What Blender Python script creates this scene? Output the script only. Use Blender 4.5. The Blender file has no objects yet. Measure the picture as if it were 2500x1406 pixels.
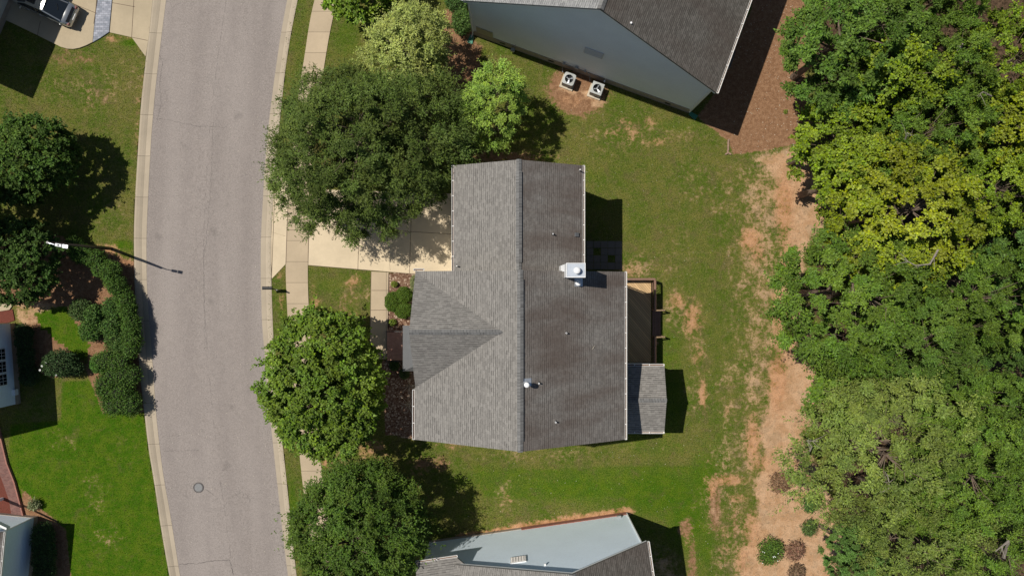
import bpy, bmesh, math, random
import numpy as np
from mathutils import Vector, Matrix
random.seed(7)
RNG = np.random.default_rng(11)
SC = bpy.context.scene
COL = SC.collection
S = 33.0          # photograph pixels per metre at ground level
HC = 50.5         # camera height above the ground (m)
CX, CY = 1250.0, 703.0

# ------------------------------------------------------------------ camera, sky, sun, exposure
cam = bpy.data.cameras.new("camera"); camo = bpy.data.objects.new("camera", cam); COL.objects.link(camo)
camo.location = (0, 0, HC); camo.rotation_euler = (0, 0, 0)
cam.lens = 24.0; cam.sensor_width = 36.0; cam.clip_end = 3000
SC.camera = camo
SUN = Vector((-26.7, 10.3, 50.5)).normalized()
elev = math.asin(SUN.z); azim = math.atan2(SUN.x, SUN.y)      # azimuth clockwise from +Y
w = bpy.data.worlds.new("World"); SC.world = w; w.use_nodes = True
nt = w.node_tree; bg = nt.nodes["Background"]
sky = nt.nodes.new("ShaderNodeTexSky"); sky.sky_type = 'NISHITA'; sky.sun_disc = False
sky.sun_elevation = elev; sky.sun_rotation = azim; sky.altitude = 150; sky.air_density = 1.0; sky.dust_density = 0.6
nt.links.new(sky.outputs[0], bg.inputs[0]); bg.inputs[1].default_value = 0.058
sun = bpy.data.lights.new("sun", 'SUN'); sun.energy = 4.3; sun.angle = math.radians(0.5); sun.color = (1.0, 0.95, 0.87)
suno = bpy.data.objects.new("sun", sun); COL.objects.link(suno)
suno.rotation_euler = SUN.to_track_quat('Z', 'Y').to_euler(); suno.location = (-20, 8, 60)
vs = SC.view_settings; vs.view_transform = 'Standard'; vs.look = 'None'; vs.exposure = 0.0; vs.gamma = 1.0
try: vs.use_curve_mapping = False
except Exception: pass
SC.cycles.max_bounces = 5; SC.cycles.diffuse_bounces = 3; SC.cycles.transmission_bounces = 3

# ------------------------------------------------------------------ coordinates
def G(px, py, h=0.0):
    """point of the place seen at photo pixel (px,py) when it stands h metres above the ground"""
    f = (1 - h / HC) / S
    return Vector(((px - CX) * f, -(py - CY) * f, h))
def T(tx, ty, h=0.0):
    """plan position, ground-scale pixels from the centre"""
    return Vector((tx / S, -ty / S, h))

# ------------------------------------------------------------------ materials
def nn(t, typ, **kw):
    n = t.nodes.new(typ)
    for k, v in kw.items(): setattr(n, k, v)
    return n
def newmat(name):
    m = bpy.data.materials.new(name); m.use_nodes = True
    t = m.node_tree; b = t.nodes["Principled BSDF"]
    return m, t, b
def mixc(t, fac, a, b, blend='MIX'):
    n = nn(t, 'ShaderNodeMix', data_type='RGBA', blend_type=blend)
    for sock, v in ((n.inputs[0], fac), (n.inputs[6], a), (n.inputs[7], b)):
        if hasattr(v, 'links'): t.links.new(v, sock)
        elif isinstance(v, (int, float)): sock.default_value = v
        else: sock.default_value = (*v, 1) if len(v) == 3 else v
    return n.outputs[2]
def math_(t, op, a, b=None, c=None, clamp=False):
    n = nn(t, 'ShaderNodeMath', operation=op); n.use_clamp = clamp
    for i, v in enumerate((a, b, c)):
        if v is None: continue
        if hasattr(v, 'links'): t.links.new(v, n.inputs[i])
        else: n.inputs[i].default_value = v
    return n.outputs[0]
def noise(t, vec, scale, detail=3, rough=0.6, out=0, dist=0.0):
    n = nn(t, 'ShaderNodeTexNoise'); n.inputs['Scale'].default_value = scale
    n.inputs['Detail'].default_value = detail; n.inputs['Roughness'].default_value = rough
    n.inputs['Distortion'].default_value = dist
    if vec is not None: t.links.new(vec, n.inputs['Vector'])
    return n.outputs[out]
def maprange(t, v, a, b, c=0.0, d=1.0, smooth=False):
    n = nn(t, 'ShaderNodeMapRange'); n.clamp = True
    if smooth: n.interpolation_type = 'SMOOTHSTEP'
    t.links.new(v, n.inputs[0])
    for i, x in zip((1, 2, 3, 4), (a, b, c, d)): n.inputs[i].default_value = x
    return n.outputs[0]
def bump(t, b, h, strength=0.3, dist=0.02):
    n = nn(t, 'ShaderNodeBump'); n.inputs['Strength'].default_value = strength; n.inputs['Distance'].default_value = dist
    t.links.new(h, n.inputs['Height']); t.links.new(n.outputs[0], b.inputs['Normal'])
def objco(t): return nn(t, 'ShaderNodeTexCoord').outputs['Object']
def geopos(t): return nn(t, 'ShaderNodeNewGeometry').outputs['Position']
def uvco(t): return nn(t, 'ShaderNodeTexCoord').outputs['UV']
def plain(name, col, rough=0.6, metal=0.0, var=0.12, scale=6.0, spec=0.4):
    m, t, b = newmat(name)
    n1 = noise(t, geopos(t), scale, 4)
    c = mixc(t, maprange(t, n1, .25, .75), [x * (1 - var) for x in col], [min(1, x * (1 + var)) for x in col])
    t.links.new(c, b.inputs['Base Color']); b.inputs['Roughness'].default_value = rough
    b.inputs['Metallic'].default_value = metal; b.inputs['Specular IOR Level'].default_value = spec
    return m

def m_shingle(name, dark, light, stain=0.0, swap=False):
    m, t, b = newmat(name); uv = uvco(t); sp = nn(t, 'ShaderNodeSeparateXYZ'); t.links.new(uv, sp.inputs[0])
    U, V = (sp.outputs[1], sp.outputs[0]) if swap else (sp.outputs[0], sp.outputs[1])
    q = math_(t, 'DIVIDE', V, .19 if swap else .143); row = math_(t, 'FLOOR', q); fr = math_(t, 'FRACT', q)
    w1 = nn(t, 'ShaderNodeTexWhiteNoise', noise_dimensions='1D'); t.links.new(row, w1.inputs['W'])
    uq = math_(t, 'ADD', math_(t, 'DIVIDE', U, 3.0 if swap else .25), math_(t, 'MULTIPLY', w1.outputs[0], 9.0)); cell = math_(t, 'FLOOR', uq); fu = math_(t, 'FRACT', uq)
    cv = nn(t, 'ShaderNodeCombineXYZ'); t.links.new(cell, cv.inputs[0]); t.links.new(row, cv.inputs[1])
    w2 = nn(t, 'ShaderNodeTexWhiteNoise', noise_dimensions='2D'); t.links.new(cv.outputs[0], w2.inputs['Vector'])
    sc = nn(t, 'ShaderNodeSeparateColor'); t.links.new(w2.outputs['Color'], sc.inputs[0])
    c = mixc(t, sc.outputs[0], dark, light)
    line = math_(t, 'MULTIPLY', math_(t, 'LESS_THAN', fr, .22), maprange(t, sc.outputs[1], .35, .65, .30, .90))  # dark course lines: butt-edge shadow painted into the shingle colour
    tab = math_(t, 'MULTIPLY', math_(t, 'LESS_THAN', fu, .06), .35)
    g = math_(t, 'MAXIMUM', line, tab)
    c = mixc(t, math_(t, 'MULTIPLY', g, .55) if swap else g, c, [x * .16 for x in dark])
    n1 = noise(t, uv, 1.1, 5, .65); c = mixc(t, maprange(t, n1, .35, .65, 0, .25), c, [x * .72 for x in light])
    n2 = noise(t, uv, 60, 2); c = mixc(t, .5, c, mixc(t, maprange(t, n2, .3, .7), (.25, .25, .25), (.75, .75, .75)), 'OVERLAY')
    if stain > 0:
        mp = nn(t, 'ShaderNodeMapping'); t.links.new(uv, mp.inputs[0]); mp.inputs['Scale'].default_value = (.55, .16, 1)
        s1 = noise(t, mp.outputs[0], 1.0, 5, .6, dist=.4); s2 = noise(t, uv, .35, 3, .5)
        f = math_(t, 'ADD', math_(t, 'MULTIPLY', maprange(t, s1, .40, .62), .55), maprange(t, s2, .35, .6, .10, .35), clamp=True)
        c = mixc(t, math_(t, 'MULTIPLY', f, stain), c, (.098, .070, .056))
        c = mixc(t, math_(t, 'MULTIPLY', g, .5), c, [x * .2 for x in dark])  # course-edge shadow and tab joints darkened again over the stain
    t.links.new(c, b.inputs['Base Color']); b.inputs['Roughness'].default_value = .9; b.inputs['Specular IOR Level'].default_value = .15
    bump(t, b, math_(t, 'SUBTRACT', math_(t, 'MULTIPLY', n2, .3), g), .4, .012)
    return m

def m_siding(name, col, lap=.15):
    m, t, b = newmat(name); uv = uvco(t)
    sp = nn(t, 'ShaderNodeSeparateXYZ'); t.links.new(uv, sp.inputs[0])
    fr = math_(t, 'FRACT', math_(t, 'DIVIDE', sp.outputs[1], lap))
    line = maprange(t, fr, .0, .12, 1, 0)
    n1 = noise(t, uv, .5, 4, .6); n2 = noise(t, uv, 7, 4)
    c = mixc(t, maprange(t, n1, .3, .7), [x * .93 for x in col], col)
    c = mixc(t, maprange(t, n2, .45, .8, 0, .12), c, (.45, .44, .38))
    c = mixc(t, math_(t, 'MULTIPLY', line, .35), c, [x * .4 for x in col])
    t.links.new(c, b.inputs['Base Color']); b.inputs['Roughness'].default_value = .55; b.inputs['Specular IOR Level'].default_value = .3
    bump(t, b, math_(t, 'SUBTRACT', 1.0, fr), .8, .02)
    return m

def m_concrete(name, col, joint=0.0, jw=.022, mid=0.0):
    m, t, b = newmat(name); p = geopos(t)
    n1 = noise(t, p, .45, 5, .6); n2 = noise(t, p, 5, 5, .7); n3 = noise(t, p, 45, 2)
    c = mixc(t, maprange(t, n1, .3, .7), [x * .84 for x in col], [x * 1.06 for x in col])
    c = mixc(t, maprange(t, n2, .4, .8, 0, .22), c, [x * .68 for x in col])
    c = mixc(t, maprange(t, n3, .5, .8, 0, .15), c, [x * .6 for x in col])
    if joint:
        uv = uvco(t); sp = nn(t, 'ShaderNodeSeparateXYZ'); t.links.new(uv, sp.inputs[0])
        q = math_(t, 'DIVIDE', sp.outputs[0], joint); fr = math_(t, 'FRACT', q)
        cell = nn(t, 'ShaderNodeTexWhiteNoise', noise_dimensions='1D'); t.links.new(math_(t, 'FLOOR', q), cell.inputs['W'])
        c = mixc(t, maprange(t, cell.outputs[0], 0, 1, 0, .30), c, [x * .72 for x in col])
        line = math_(t, 'LESS_THAN', fr, jw / joint)
        c = mixc(t, math_(t, 'MULTIPLY', line, .75), c, (.09, .07, .05))
        if mid:
            l2 = math_(t, 'COMPARE', sp.outputs[1], mid, .02)
            c = mixc(t, math_(t, 'MULTIPLY', l2, .35), c, [x * .5 for x in col])
    t.links.new(c, b.inputs['Base Color']); b.inputs['Roughness'].default_value = .85; b.inputs['Specular IOR Level'].default_value = .2
    bump(t, b, n3, .15, .01)
    return m

def m_asphalt():
    m, t, b = newmat("asphalt"); p = geopos(t)
    mp = nn(t, 'ShaderNodeMapping'); t.links.new(p, mp.inputs[0]); mp.inputs['Scale'].default_value = (.5, .06, 1); mp.inputs['Rotation'].default_value = (0, 0, math.radians(-4))
    n1 = noise(t, mp.outputs[0], 1.0, 4); n2 = noise(t, p, 1.2, 6, .7); n3 = noise(t, p, 9, 4, .9)
    c = mixc(t, maprange(t, n1, .35, .65), (.245, .212, .190), (.300, .262, .236))
    c = mixc(t, maprange(t, n2, .45, .8, 0, .35), c, (.20, .18, .165))
    c = mixc(t, maprange(t, n3, .42, .58, 0, .55), c, (.37, .325, .295))
    n4 = noise(t, p, 13, 3, .9, out=0); c = mixc(t, maprange(t, n4, .52, .62, 0, .55), c, (.14, .12, .108))
    v = nn(t, 'ShaderNodeTexVoronoi', feature='DISTANCE_TO_EDGE'); v.inputs['Scale'].default_value = .45
    dn = nn(t, 'ShaderNodeVectorMath', operation='ADD'); t.links.new(p, dn.inputs[0])
    nz = nn(t, 'ShaderNodeTexNoise'); nz.inputs['Scale'].default_value = 1.6; nz.inputs['Detail'].default_value = 5; t.links.new(p, nz.inputs['Vector'])
    t.links.new(nz.outputs['Color'], dn.inputs[1]); t.links.new(dn.outputs[0], v.inputs['Vector'])
    crk = maprange(t, v.outputs['Distance'], .0, .014, 1, 0)
    msk = maprange(t, noise(t, p, .16, 2), .56, .66)
    c = mixc(t, math_(t, 'MULTIPLY', math_(t, 'MULTIPLY', crk, msk), .45), c, (.10, .088, .08))
    uv = uvco(t); sp = nn(t, 'ShaderNodeSeparateXYZ'); t.links.new(uv, sp.inputs[0])
    tr_ = math_(t, 'SINE', math_(t, 'MULTIPLY', sp.outputs[1], 2 * math.pi / 2.1)); tr_ = math_(t, 'MULTIPLY', maprange(t, tr_, -.2, 1), maprange(t, n2, .4, .6, .3, 1))
    c = mixc(t, math_(t, 'MULTIPLY', tr_, .30), c, (.225, .195, .178))
    wob = math_(t, 'ADD', sp.outputs[1], math_(t, 'MULTIPLY', noise(t, p, .5, 4), .12)); seam = math_(t, 'COMPARE', wob, 4.06, .018)
    c = mixc(t, math_(t, 'MULTIPLY', seam, math_(t, 'MULTIPLY', maprange(t, noise(t, p, 1.4, 4), .45, .55), .5)), c, (.11, .096, .088))
    oil = nn(t, 'ShaderNodeTexVoronoi'); oil.inputs['Scale'].default_value = .33; t.links.new(dn.outputs[0], oil.inputs['Vector'])
    c = mixc(t, maprange(t, oil.outputs['Distance'], .03, .13, .30, 0), c, (.12, .105, .096))
    t.links.new(c, b.inputs['Base Color']); b.inputs['Roughness'].default_value = .9; b.inputs['Specular IOR Level'].default_value = .15
    bump(t, b, n3, .4, .01)
    return m

def m_brick(name, c1, c2, mortar, bw=.2, rh=.065, rot=0):
    m, t, b = newmat(name); uv = uvco(t)
    if rot:
        mp = nn(t, 'ShaderNodeMapping'); t.links.new(uv, mp.inputs[0]); mp.inputs['Rotation'].default_value = (0, 0, rot); uv = mp.outputs[0]
    br = nn(t, 'ShaderNodeTexBrick'); t.links.new(uv, br.inputs['Vector']); br.inputs['Scale'].default_value = 1
    br.inputs['Brick Width'].default_value = bw; br.inputs['Row Height'].default_value = rh; br.inputs['Mortar Size'].default_value = .008
    br.inputs['Color1'].default_value = (*c1, 1); br.inputs['Color2'].default_value = (*c2, 1); br.inputs['Mortar'].default_value = (*mortar, 1)
    c = mixc(t, maprange(t, noise(t, uv, 3, 4), .4, .8, 0, .4), br.outputs['Color'], [x * .5 for x in c1])
    t.links.new(c, b.inputs['Base Color']); b.inputs['Roughness'].default_value = .85
    return m

def m_wood(name, col, ang, board=.14):
    m, t, b = newmat(name); p = geopos(t)
    mp = nn(t, 'ShaderNodeMapping'); t.links.new(p, mp.inputs[0]); mp.inputs['Rotation'].default_value = (0, 0, ang)
    sp = nn(t, 'ShaderNodeSeparateXYZ'); t.links.new(mp.outputs[0], sp.inputs[0])
    q = math_(t, 'DIVIDE', sp.outputs[1], board); fr = math_(t, 'FRACT', q)
    wn = nn(t, 'ShaderNodeTexWhiteNoise', noise_dimensions='1D'); t.links.new(math_(t, 'FLOOR', q), wn.inputs['W'])
    mp2 = nn(t, 'ShaderNodeMapping'); t.links.new(mp.outputs[0], mp2.inputs[0]); mp2.inputs['Scale'].default_value = (.8, 10, 1)
    g = noise(t, mp2.outputs[0], 3, 5)
    c = mixc(t, wn.outputs[0], [x * .78 for x in col], [min(1, x * 1.15) for x in col])
    c = mixc(t, maprange(t, g, .4, .8, 0, .35), c, [x * .5 for x in col])
    c = mixc(t, math_(t, 'LESS_THAN', fr, .09), c, [x * .12 for x in col])
    t.links.new(c, b.inputs['Base Color']); b.inputs['Roughness'].default_value = .75
    return m

def m_ground():
    m, t, b = newmat("lawn_and_soil"); p = geopos(t)
    a1 = nn(t, 'ShaderNodeVertexColor'); a1.layer_name = "m1"; s1 = nn(t, 'ShaderNodeSeparateColor'); t.links.new(a1.outputs[0], s1.inputs[0])
    a2 = nn(t, 'ShaderNodeVertexColor'); a2.layer_name = "m2"; s2 = nn(t, 'ShaderNodeSeparateColor'); t.links.new(a2.outputs[0], s2.inputs[0])
    big = noise(t, p, .30, 3, .55); med = noise(t, p, 1.1, 6, .72); fine = noise(t, p, 3.6, 5, .78); vfine = noise(t, p, 11, 4, .85)
    bg2 = noise(t, p, .8, 5, .7, dist=.6)
    gm = maprange(t, math_(t, 'ADD', math_(t, 'MULTIPLY', big, .45), math_(t, 'MULTIPLY', med, .55)), .43, .57)
    c = mixc(t, gm, (.088, .134, .014), (.178, .165, .040))
    c = mixc(t, maprange(t, fine, .47, .62, 0, .70), c, (.205, .180, .070))
    c = mixc(t, maprange(t, bg2, .52, .64, 0, .5), c, (.17, .125, .06))
    c = mixc(t, maprange(t, vfine, .46, .60, 0, .80), c, (.028, .045, .006))
    lushc = mixc(t, maprange(t, med, .42, .58), (.050, .125, .004), (.100, .155, .010))
    lushc = mixc(t, maprange(t, fine, .50, .64, 0, .55), lushc, (.115, .13, .024))
    lushc = mixc(t, maprange(t, bg2, .56, .66, 0, .45), lushc, (.12, .105, .035))
    lushc = mixc(t, maprange(t, vfine, .47, .60, 0, .70), lushc, (.016, .050, .001))
    def mask(ch, amp=1.6, lo=.40, hi=.62, n=None, gate=.0):
        nz = math_(t, 'MULTIPLY', math_(t, 'SUBTRACT', n if n is not None else med, .5), amp)
        nz2 = math_(t, 'MULTIPLY', math_(t, 'SUBTRACT', fine, .5), amp * 1.1)
        nz3 = math_(t, 'MULTIPLY', math_(t, 'SUBTRACT', vfine, .5), amp * .8)
        q = maprange(t, math_(t, 'ADD', math_(t, 'ADD', math_(t, 'ADD', ch, nz), nz2), nz3), lo, hi, smooth=True)
        return math_(t, 'MULTIPLY', q, maprange(t, ch, gate, gate + .12))
    lush = mask(s1.outputs[1], 1.2, .25, .80)
    c = mixc(t, lush, c, lushc)
    bro = mixc(t, maprange(t, fine, .42, .60), (.235, .125, .065), (.345, .200, .112))
    bro = mixc(t, maprange(t, vfine, .48, .60, 0, .55), bro, (.105, .055, .035))
    c = mixc(t, mask(s2.outputs[0], .8), c, bro)
    st = mixc(t, maprange(t, med, .42, .58), (.47, .275, .145), (.58, .37, .218))
    st = mixc(t, maprange(t, bg2, .5, .62, 0, .5), st, (.38, .27, .165))
    st = mixc(t, maprange(t, fine, .54, .62, 0, .55), st, (.20, .155, .085))
    st = mixc(t, maprange(t, vfine, .50, .60, 0, .55), st, (.26, .17, .11))
    c = mixc(t, mask(s1.outputs[2], 1.5, .32, .78, gate=.08), c, st)
    cl = mixc(t, maprange(t, med, .42, .58), (.46, .215, .098), (.57, .315, .170))
    cl = mixc(t, maprange(t, fine, .5, .62, 0, .6), cl, (.27, .185, .11))
    cl = mixc(t, maprange(t, vfine, .50, .60, 0, .5), cl, (.24, .14, .075))
    c = mixc(t, mask(s1.outputs[0], 1.9, .40, 1.0, gate=.12), c, cl)
    lit = mixc(t, maprange(t, fine, .42, .58), (.045, .030, .018), (.13, .082, .050))
    c = mixc(t, mask(s2.outputs[1], .6), c, lit)
    v = nn(t, 'ShaderNodeTexVoronoi'); v.inputs['Scale'].default_value = 11; t.links.new(p, v.inputs['Vector'])
    sv = nn(t, 'ShaderNodeSeparateColor'); t.links.new(v.outputs['Color'], sv.inputs[0])
    chip = mixc(t, maprange(t, sv.outputs[0], .2, .8), (.12, .060, .038), (.26, .165, .11))
    chip = mixc(t, maprange(t, sv.outputs[1], .84, .9), chip, (.50, .38, .28))
    c = mixc(t, maprange(t, s2.outputs[2], .4, .6), c, chip)
    t.links.new(c, b.inputs['Base Color']); b.inputs['Roughness'].default_value = .95; b.inputs['Specular IOR Level'].default_value = .05
    bump(t, b, math_(t, 'ADD', fine, vfine), .8, .06)
    return m

def m_leaf():
    m, t, b = newmat("leaf"); out = t.nodes["Material Output"]
    oi = nn(t, 'ShaderNodeObjectInfo'); at = nn(t, 'ShaderNodeAttribute'); at.attribute_name = "rnd"
    hs = nn(t, 'ShaderNodeHueSaturation'); t.links.new(oi.outputs['Color'], hs.inputs['Color'])
    sp = nn(t, 'ShaderNodeSeparateXYZ'); t.links.new(at.outputs['Vector'], sp.inputs[0])
    t.links.new(maprange(t, sp.outputs[0], 0, 1, .475, .515), hs.inputs['Hue'])
    t.links.new(maprange(t, sp.outputs[1], 0, 1, .48, 2.25), hs.inputs['Value'])
    t.links.new(maprange(t, sp.outputs[2], 0, 1, 1.05, .85), hs.inputs['Saturation'])
    c = hs.outputs[0]
    t.links.new(c, b.inputs['Base Color']); b.inputs['Roughness'].default_value = .6; b.inputs['Specular IOR Level'].default_value = .06
    tr = nn(t, 'ShaderNodeBsdfTranslucent'); t.links.new(mixc(t, 1.0, c, (1.0, 1.0, .45), 'MULTIPLY'), tr.inputs[0])
    mx = nn(t, 'ShaderNodeMixShader'); mx.inputs[0].default_value = .13
    t.links.new(b.outputs[0], mx.inputs[1]); t.links.new(tr.outputs[0], mx.inputs[2]); t.links.new(mx.outputs[0], out.inputs[0])
    return m

M = {}
M['leaf'] = m_leaf()
M['ground'] = m_ground()
M['asphalt'] = m_asphalt()
M['curb'] = m_concrete("curb_concrete", (.46, .385, .285), 3.05, .03, .35)
M['walk'] = m_concrete("sidewalk_concrete", (.51, .405, .275), 1.55, .03)
M['drive'] = m_concrete("driveway_concrete", (.66, .54, .37))
M['drive2'] = m_concrete("neighbour_driveway_concrete", (.47, .385, .26))
M['joint'] = plain("slab_joint", (.15, .105, .075), .95)
M['padc'] = m_concrete("pad_concrete", (.58, .50, .38))
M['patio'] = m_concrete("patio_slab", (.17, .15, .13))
M['shingle'] = m_shingle("roof_shingle", (.198, .186, .170), (.272, .256, .233), .0)
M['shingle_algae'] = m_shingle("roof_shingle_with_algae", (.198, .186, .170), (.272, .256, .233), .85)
M['ridge'] = m_shingle("ridge_shingle", (.15, .147, .142), (.20, .197, .19), .0, True)
M['shingle_brown'] = m_shingle("brown_roof_shingle", (.135, .124, .107), (.22, .203, .178), .55)
M['shingle_pale'] = m_shingle("pale_roof_shingle", (.22, .22, .22), (.34, .34, .33), .0)
M['siding_grey'] = m_siding("pale_grey_siding", (.88, .90, .91))
M['siding_blue'] = m_siding("pale_blue_siding", (.80, .91, .99))
M['siding_cream'] = m_siding("cream_siding", (.62, .60, .52))
M['found'] = m_brick("foundation_block", (.40, .33, .26), (.33, .27, .22), (.3, .27, .22), .4, .2)
M['brick'] = m_brick("porch_brick", (.40, .17, .11), (.50, .25, .17), (.45, .36, .30), .2, .075)
M['brickred'] = m_brick("red_brick", (.28, .085, .06), (.36, .13, .09), (.32, .24, .2), .2, .075)
M['brickshade'] = m_brick("shaded_red_paver", (.15, .06, .05), (.22, .10, .08), (.16, .12, .10), .2, .1)  # red paver, shade over the curved walk put into its colour
M['cobble'] = m_brick("cobble_paver", (.22, .24, .28), (.42, .43, .48), (.13, .13, .15), .30, .16)
M['redmulch'] = plain("red_mulch", (.13, .035, .022), .95, 0, .5, 25)  # red mulch darkened to put the shade by the curved walk into its colour
M['white'] = plain("white_paint", (.80, .80, .79), .45, 0, .04)
M['whitem'] = plain("white_sheet_metal", (.47, .51, .56), .4, 0, .05)
M['gutter'] = plain("gutter_aluminium", (.74, .72, .68), .45, 0, .08)
M['gutter_inner'] = plain("gutter_inner_brown", (.16, .09, .05), .95, 0, .5, 30)
M['deck'] = m_wood("deck_board", (.60, .40, .20), math.radians(50))
M['stairw'] = m_wood("stair_board", (.38, .26, .15), math.radians(90))
M['rail'] = plain("brown_stained_wood", (.22, .125, .085), .7, 0, .2, 9)
M['membrane'] = plain("grey_standing_metal", (.115, .118, .122), .55, .0, .08, 3)
M['black'] = plain("black_metal", (.018, .018, .018), .35, 0, .1, spec=.5)
M['grey'] = plain("grey_plastic", (.30, .31, .31), .5, 0, .1)
M['acbody'] = plain("condenser_enamel", (.42, .43, .41), .45, 0, .06)
M['steel'] = plain("galvanised_steel", (.60, .62, .64), .35, .6, .06)
M['bark'] = plain("bark", (.17, .125, .09), .95, 0, .4, 9)
M['bark_pale'] = plain("pale_dead_bark", (.27, .23, .19), .95, 0, .3, 9)
M['green'] = plain("green_plastic", (.05, .22, .14), .5, 0, .15)
M['tan'] = plain("tan_panel", (.42, .38, .25), .6, 0, .05)
M['louver'] = plain("louvre_paint", (.62, .58, .52), .6, 0, .06)
M['iron'] = plain("cast_iron", (.13, .12, .115), .7, 0, .3, 20)
M['stone'] = plain("edging_stone", (.30, .20, .14), .9, 0, .3, 9)
M['petal'] = plain("white_petal", (.85, .85, .8), .6, 0, .03)
M['flake'] = plain("dry_leaf", (.62, .56, .44), .7, 0, .3, 3)
M['paint'] = plain("silver_car_paint", (.44, .45, .44), .22, .75, .03, 2)
M['tyre'] = plain("tyre_rubber", (.02, .02, .02), .8)
M['red'] = plain("tail_lamp_red", (.35, .02, .015), .2)
M['lamp_red'] = plain("tail_lamp_lens", (.16, .05, .045), .15)
M['core'] = plain("dark_core", (.022, .026, .012), .95, 0, .3, 8)
def m_glass():
    m, t, b = newmat("dark_glass"); b.inputs['Base Color'].default_value = (.010, .014, .018, 1); b.inputs['Roughness'].default_value = .04
    b.inputs['Specular IOR Level'].default_value = .6
    return m
M['glass'] = m_glass()

# ------------------------------------------------------------------ mesh tools
class MB:
    def __init__(s): s.v = []; s.f = []
    def face(s, pts):
        i = len(s.v); s.v += [tuple(p) for p in pts]; s.f.append(tuple(range(i, i + len(pts)))); return s
    def faces(s, vs, fs):
        i = len(s.v); s.v += [tuple(p) for p in vs]; s.f += [tuple(i + a for a in f) for f in fs]; return s
    def prism(s, poly, dz):
        """top polygon (3-D points) extruded down by dz"""
        n = len(poly); top = [Vector(p) for p in poly]; bot = [p - Vector((0, 0, dz)) for p in top]
        fs = [tuple(range(n)), tuple(range(2 * n - 1, n - 1, -1))] + [(i, n + i, n + (i + 1) % n, (i + 1) % n) for i in range(n)]
        return s.faces(top + bot, fs)
    def box(s, c, size, rz=0.0, rx=0.0, ry=0.0):
        R = Matrix.Rotation(rz, 3, 'Z') @ Matrix.Rotation(ry, 3, 'Y') @ Matrix.Rotation(rx, 3, 'X'); c = Vector(c)
        vs = [c + R @ Vector((sx * size[0] / 2, sy * size[1] / 2, sz * size[2] / 2)) for sx, sy, sz in
              ((-1, -1, -1), (1, -1, -1), (1, 1, -1), (-1, 1, -1), (-1, -1, 1), (1, -1, 1), (1, 1, 1), (-1, 1, 1))]
        return s.faces(vs, [(3, 2, 1, 0), (4, 5, 6, 7), (0, 1, 5, 4), (1, 2, 6, 5), (2, 3, 7, 6), (3, 0, 4, 7)])
    def bar(s, a, b, wd, ht, up=Vector((0, 0, 1))):
        a = Vector(a); b = Vector(b); d = (b - a).normalized(); sd = d.cross(up)
        if sd.length < 1e-4: sd = Vector((1, 0, 0))
        sd.normalize(); u = sd.cross(d)
        vs = [p + sd * x * wd / 2 + u * y * ht / 2 for p in (a, b) for x, y in ((-1, -1), (1, -1), (1, 1), (-1, 1))]
        return s.faces(vs, [(3, 2, 1, 0), (4, 5, 6, 7), (0, 1, 5, 4), (1, 2, 6, 5), (2, 3, 7, 6), (3, 0, 4, 7)])
    def tube(s, pts, rad, n=8, cap=True):
        pts = [Vector(p) for p in pts]
        if not hasattr(rad, '__len__'): rad = [rad] * len(pts)
        i0 = len(s.v); ref = Vector((.31, .2, .93)).normalized()
        for k, p in enumerate(pts):
            d = (pts[min(k + 1, len(pts) - 1)] - pts[max(k - 1, 0)]).normalized()
            a = d.cross(ref)
            if a.length < .05: a = d.cross(Vector((1, 0, 0)))
            a.normalize(); b = d.cross(a)
            for j in range(n):
                th = 2 * math.pi * j / n; s.v.append(tuple(p + (a * math.cos(th) + b * math.sin(th)) * rad[k]))
        for k in range(len(pts) - 1):
            for j in range(n):
                q = i0 + k * n
                s.f.append((q + j, q + (j + 1) % n, q + n + (j + 1) % n, q + n + j))
        if cap:
            s.f.append(tuple(i0 + j for j in range(n))[::-1]); s.f.append(tuple(i0 + (len(pts) - 1) * n + j for j in range(n)))
        return s
    def cyl(s, c, r, h, n=20, r2=None):
        c = Vector(c); return s.tube([c, c + Vector((0, 0, h))], [r, r if r2 is None else r2], n)
    def dome(s, c, r, h, n=16, m=5):
        c = Vector(c); vs = []; fs = []
        for k in range(m):
            a = math.pi / 2 * k / m
            for j in range(n): th = 2 * math.pi * j / n; vs.append(c + Vector((r * math.cos(a) * math.cos(th), r * math.cos(a) * math.sin(th), h * math.sin(a))))
        vs.append(c + Vector((0, 0, h)))
        for k in range(m - 1):
            for j in range(n): fs.append((k * n + j, k * n + (j + 1) % n, (k + 1) * n + (j + 1) % n, (k + 1) * n + j))
        for j in range(n): fs.append(((m - 1) * n + j, (m - 1) * n + (j + 1) % n, m * n))
        return s.faces(vs, fs)
    def build(s, name, mat, parent=None, smooth=False, bevel=0.0, uv=None, recalc=True):
        me = bpy.data.meshes.new(name); me.from_pydata(s.v, [], s.f); me.materials.append(mat)
        if recalc:
            bm = bmesh.new(); bm.from_mesh(me); bmesh.ops.recalc_face_normals(bm, faces=bm.faces); bm.to_mesh(me); bm.free()
        if uv is not None:
            l = me.uv_layers.new(name="UVMap")
            for lp in me.loops: l.data[lp.index].uv = uv[lp.vertex_index]
        else: autouv(me)
        if smooth:
            for p in me.polygons: p.use_smooth = True
        o = bpy.data.objects.new(name, me); COL.objects.link(o)
        if parent is not None: o.parent = parent; o.matrix_parent_inverse = Matrix.Translation(-parent.location) if False else parent.matrix_world.inverted()
        if bevel:
            md = o.modifiers.new("bevel", 'BEVEL'); md.width = bevel; md.segments = 2; md.limit_method = 'ANGLE'
        return o
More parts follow.
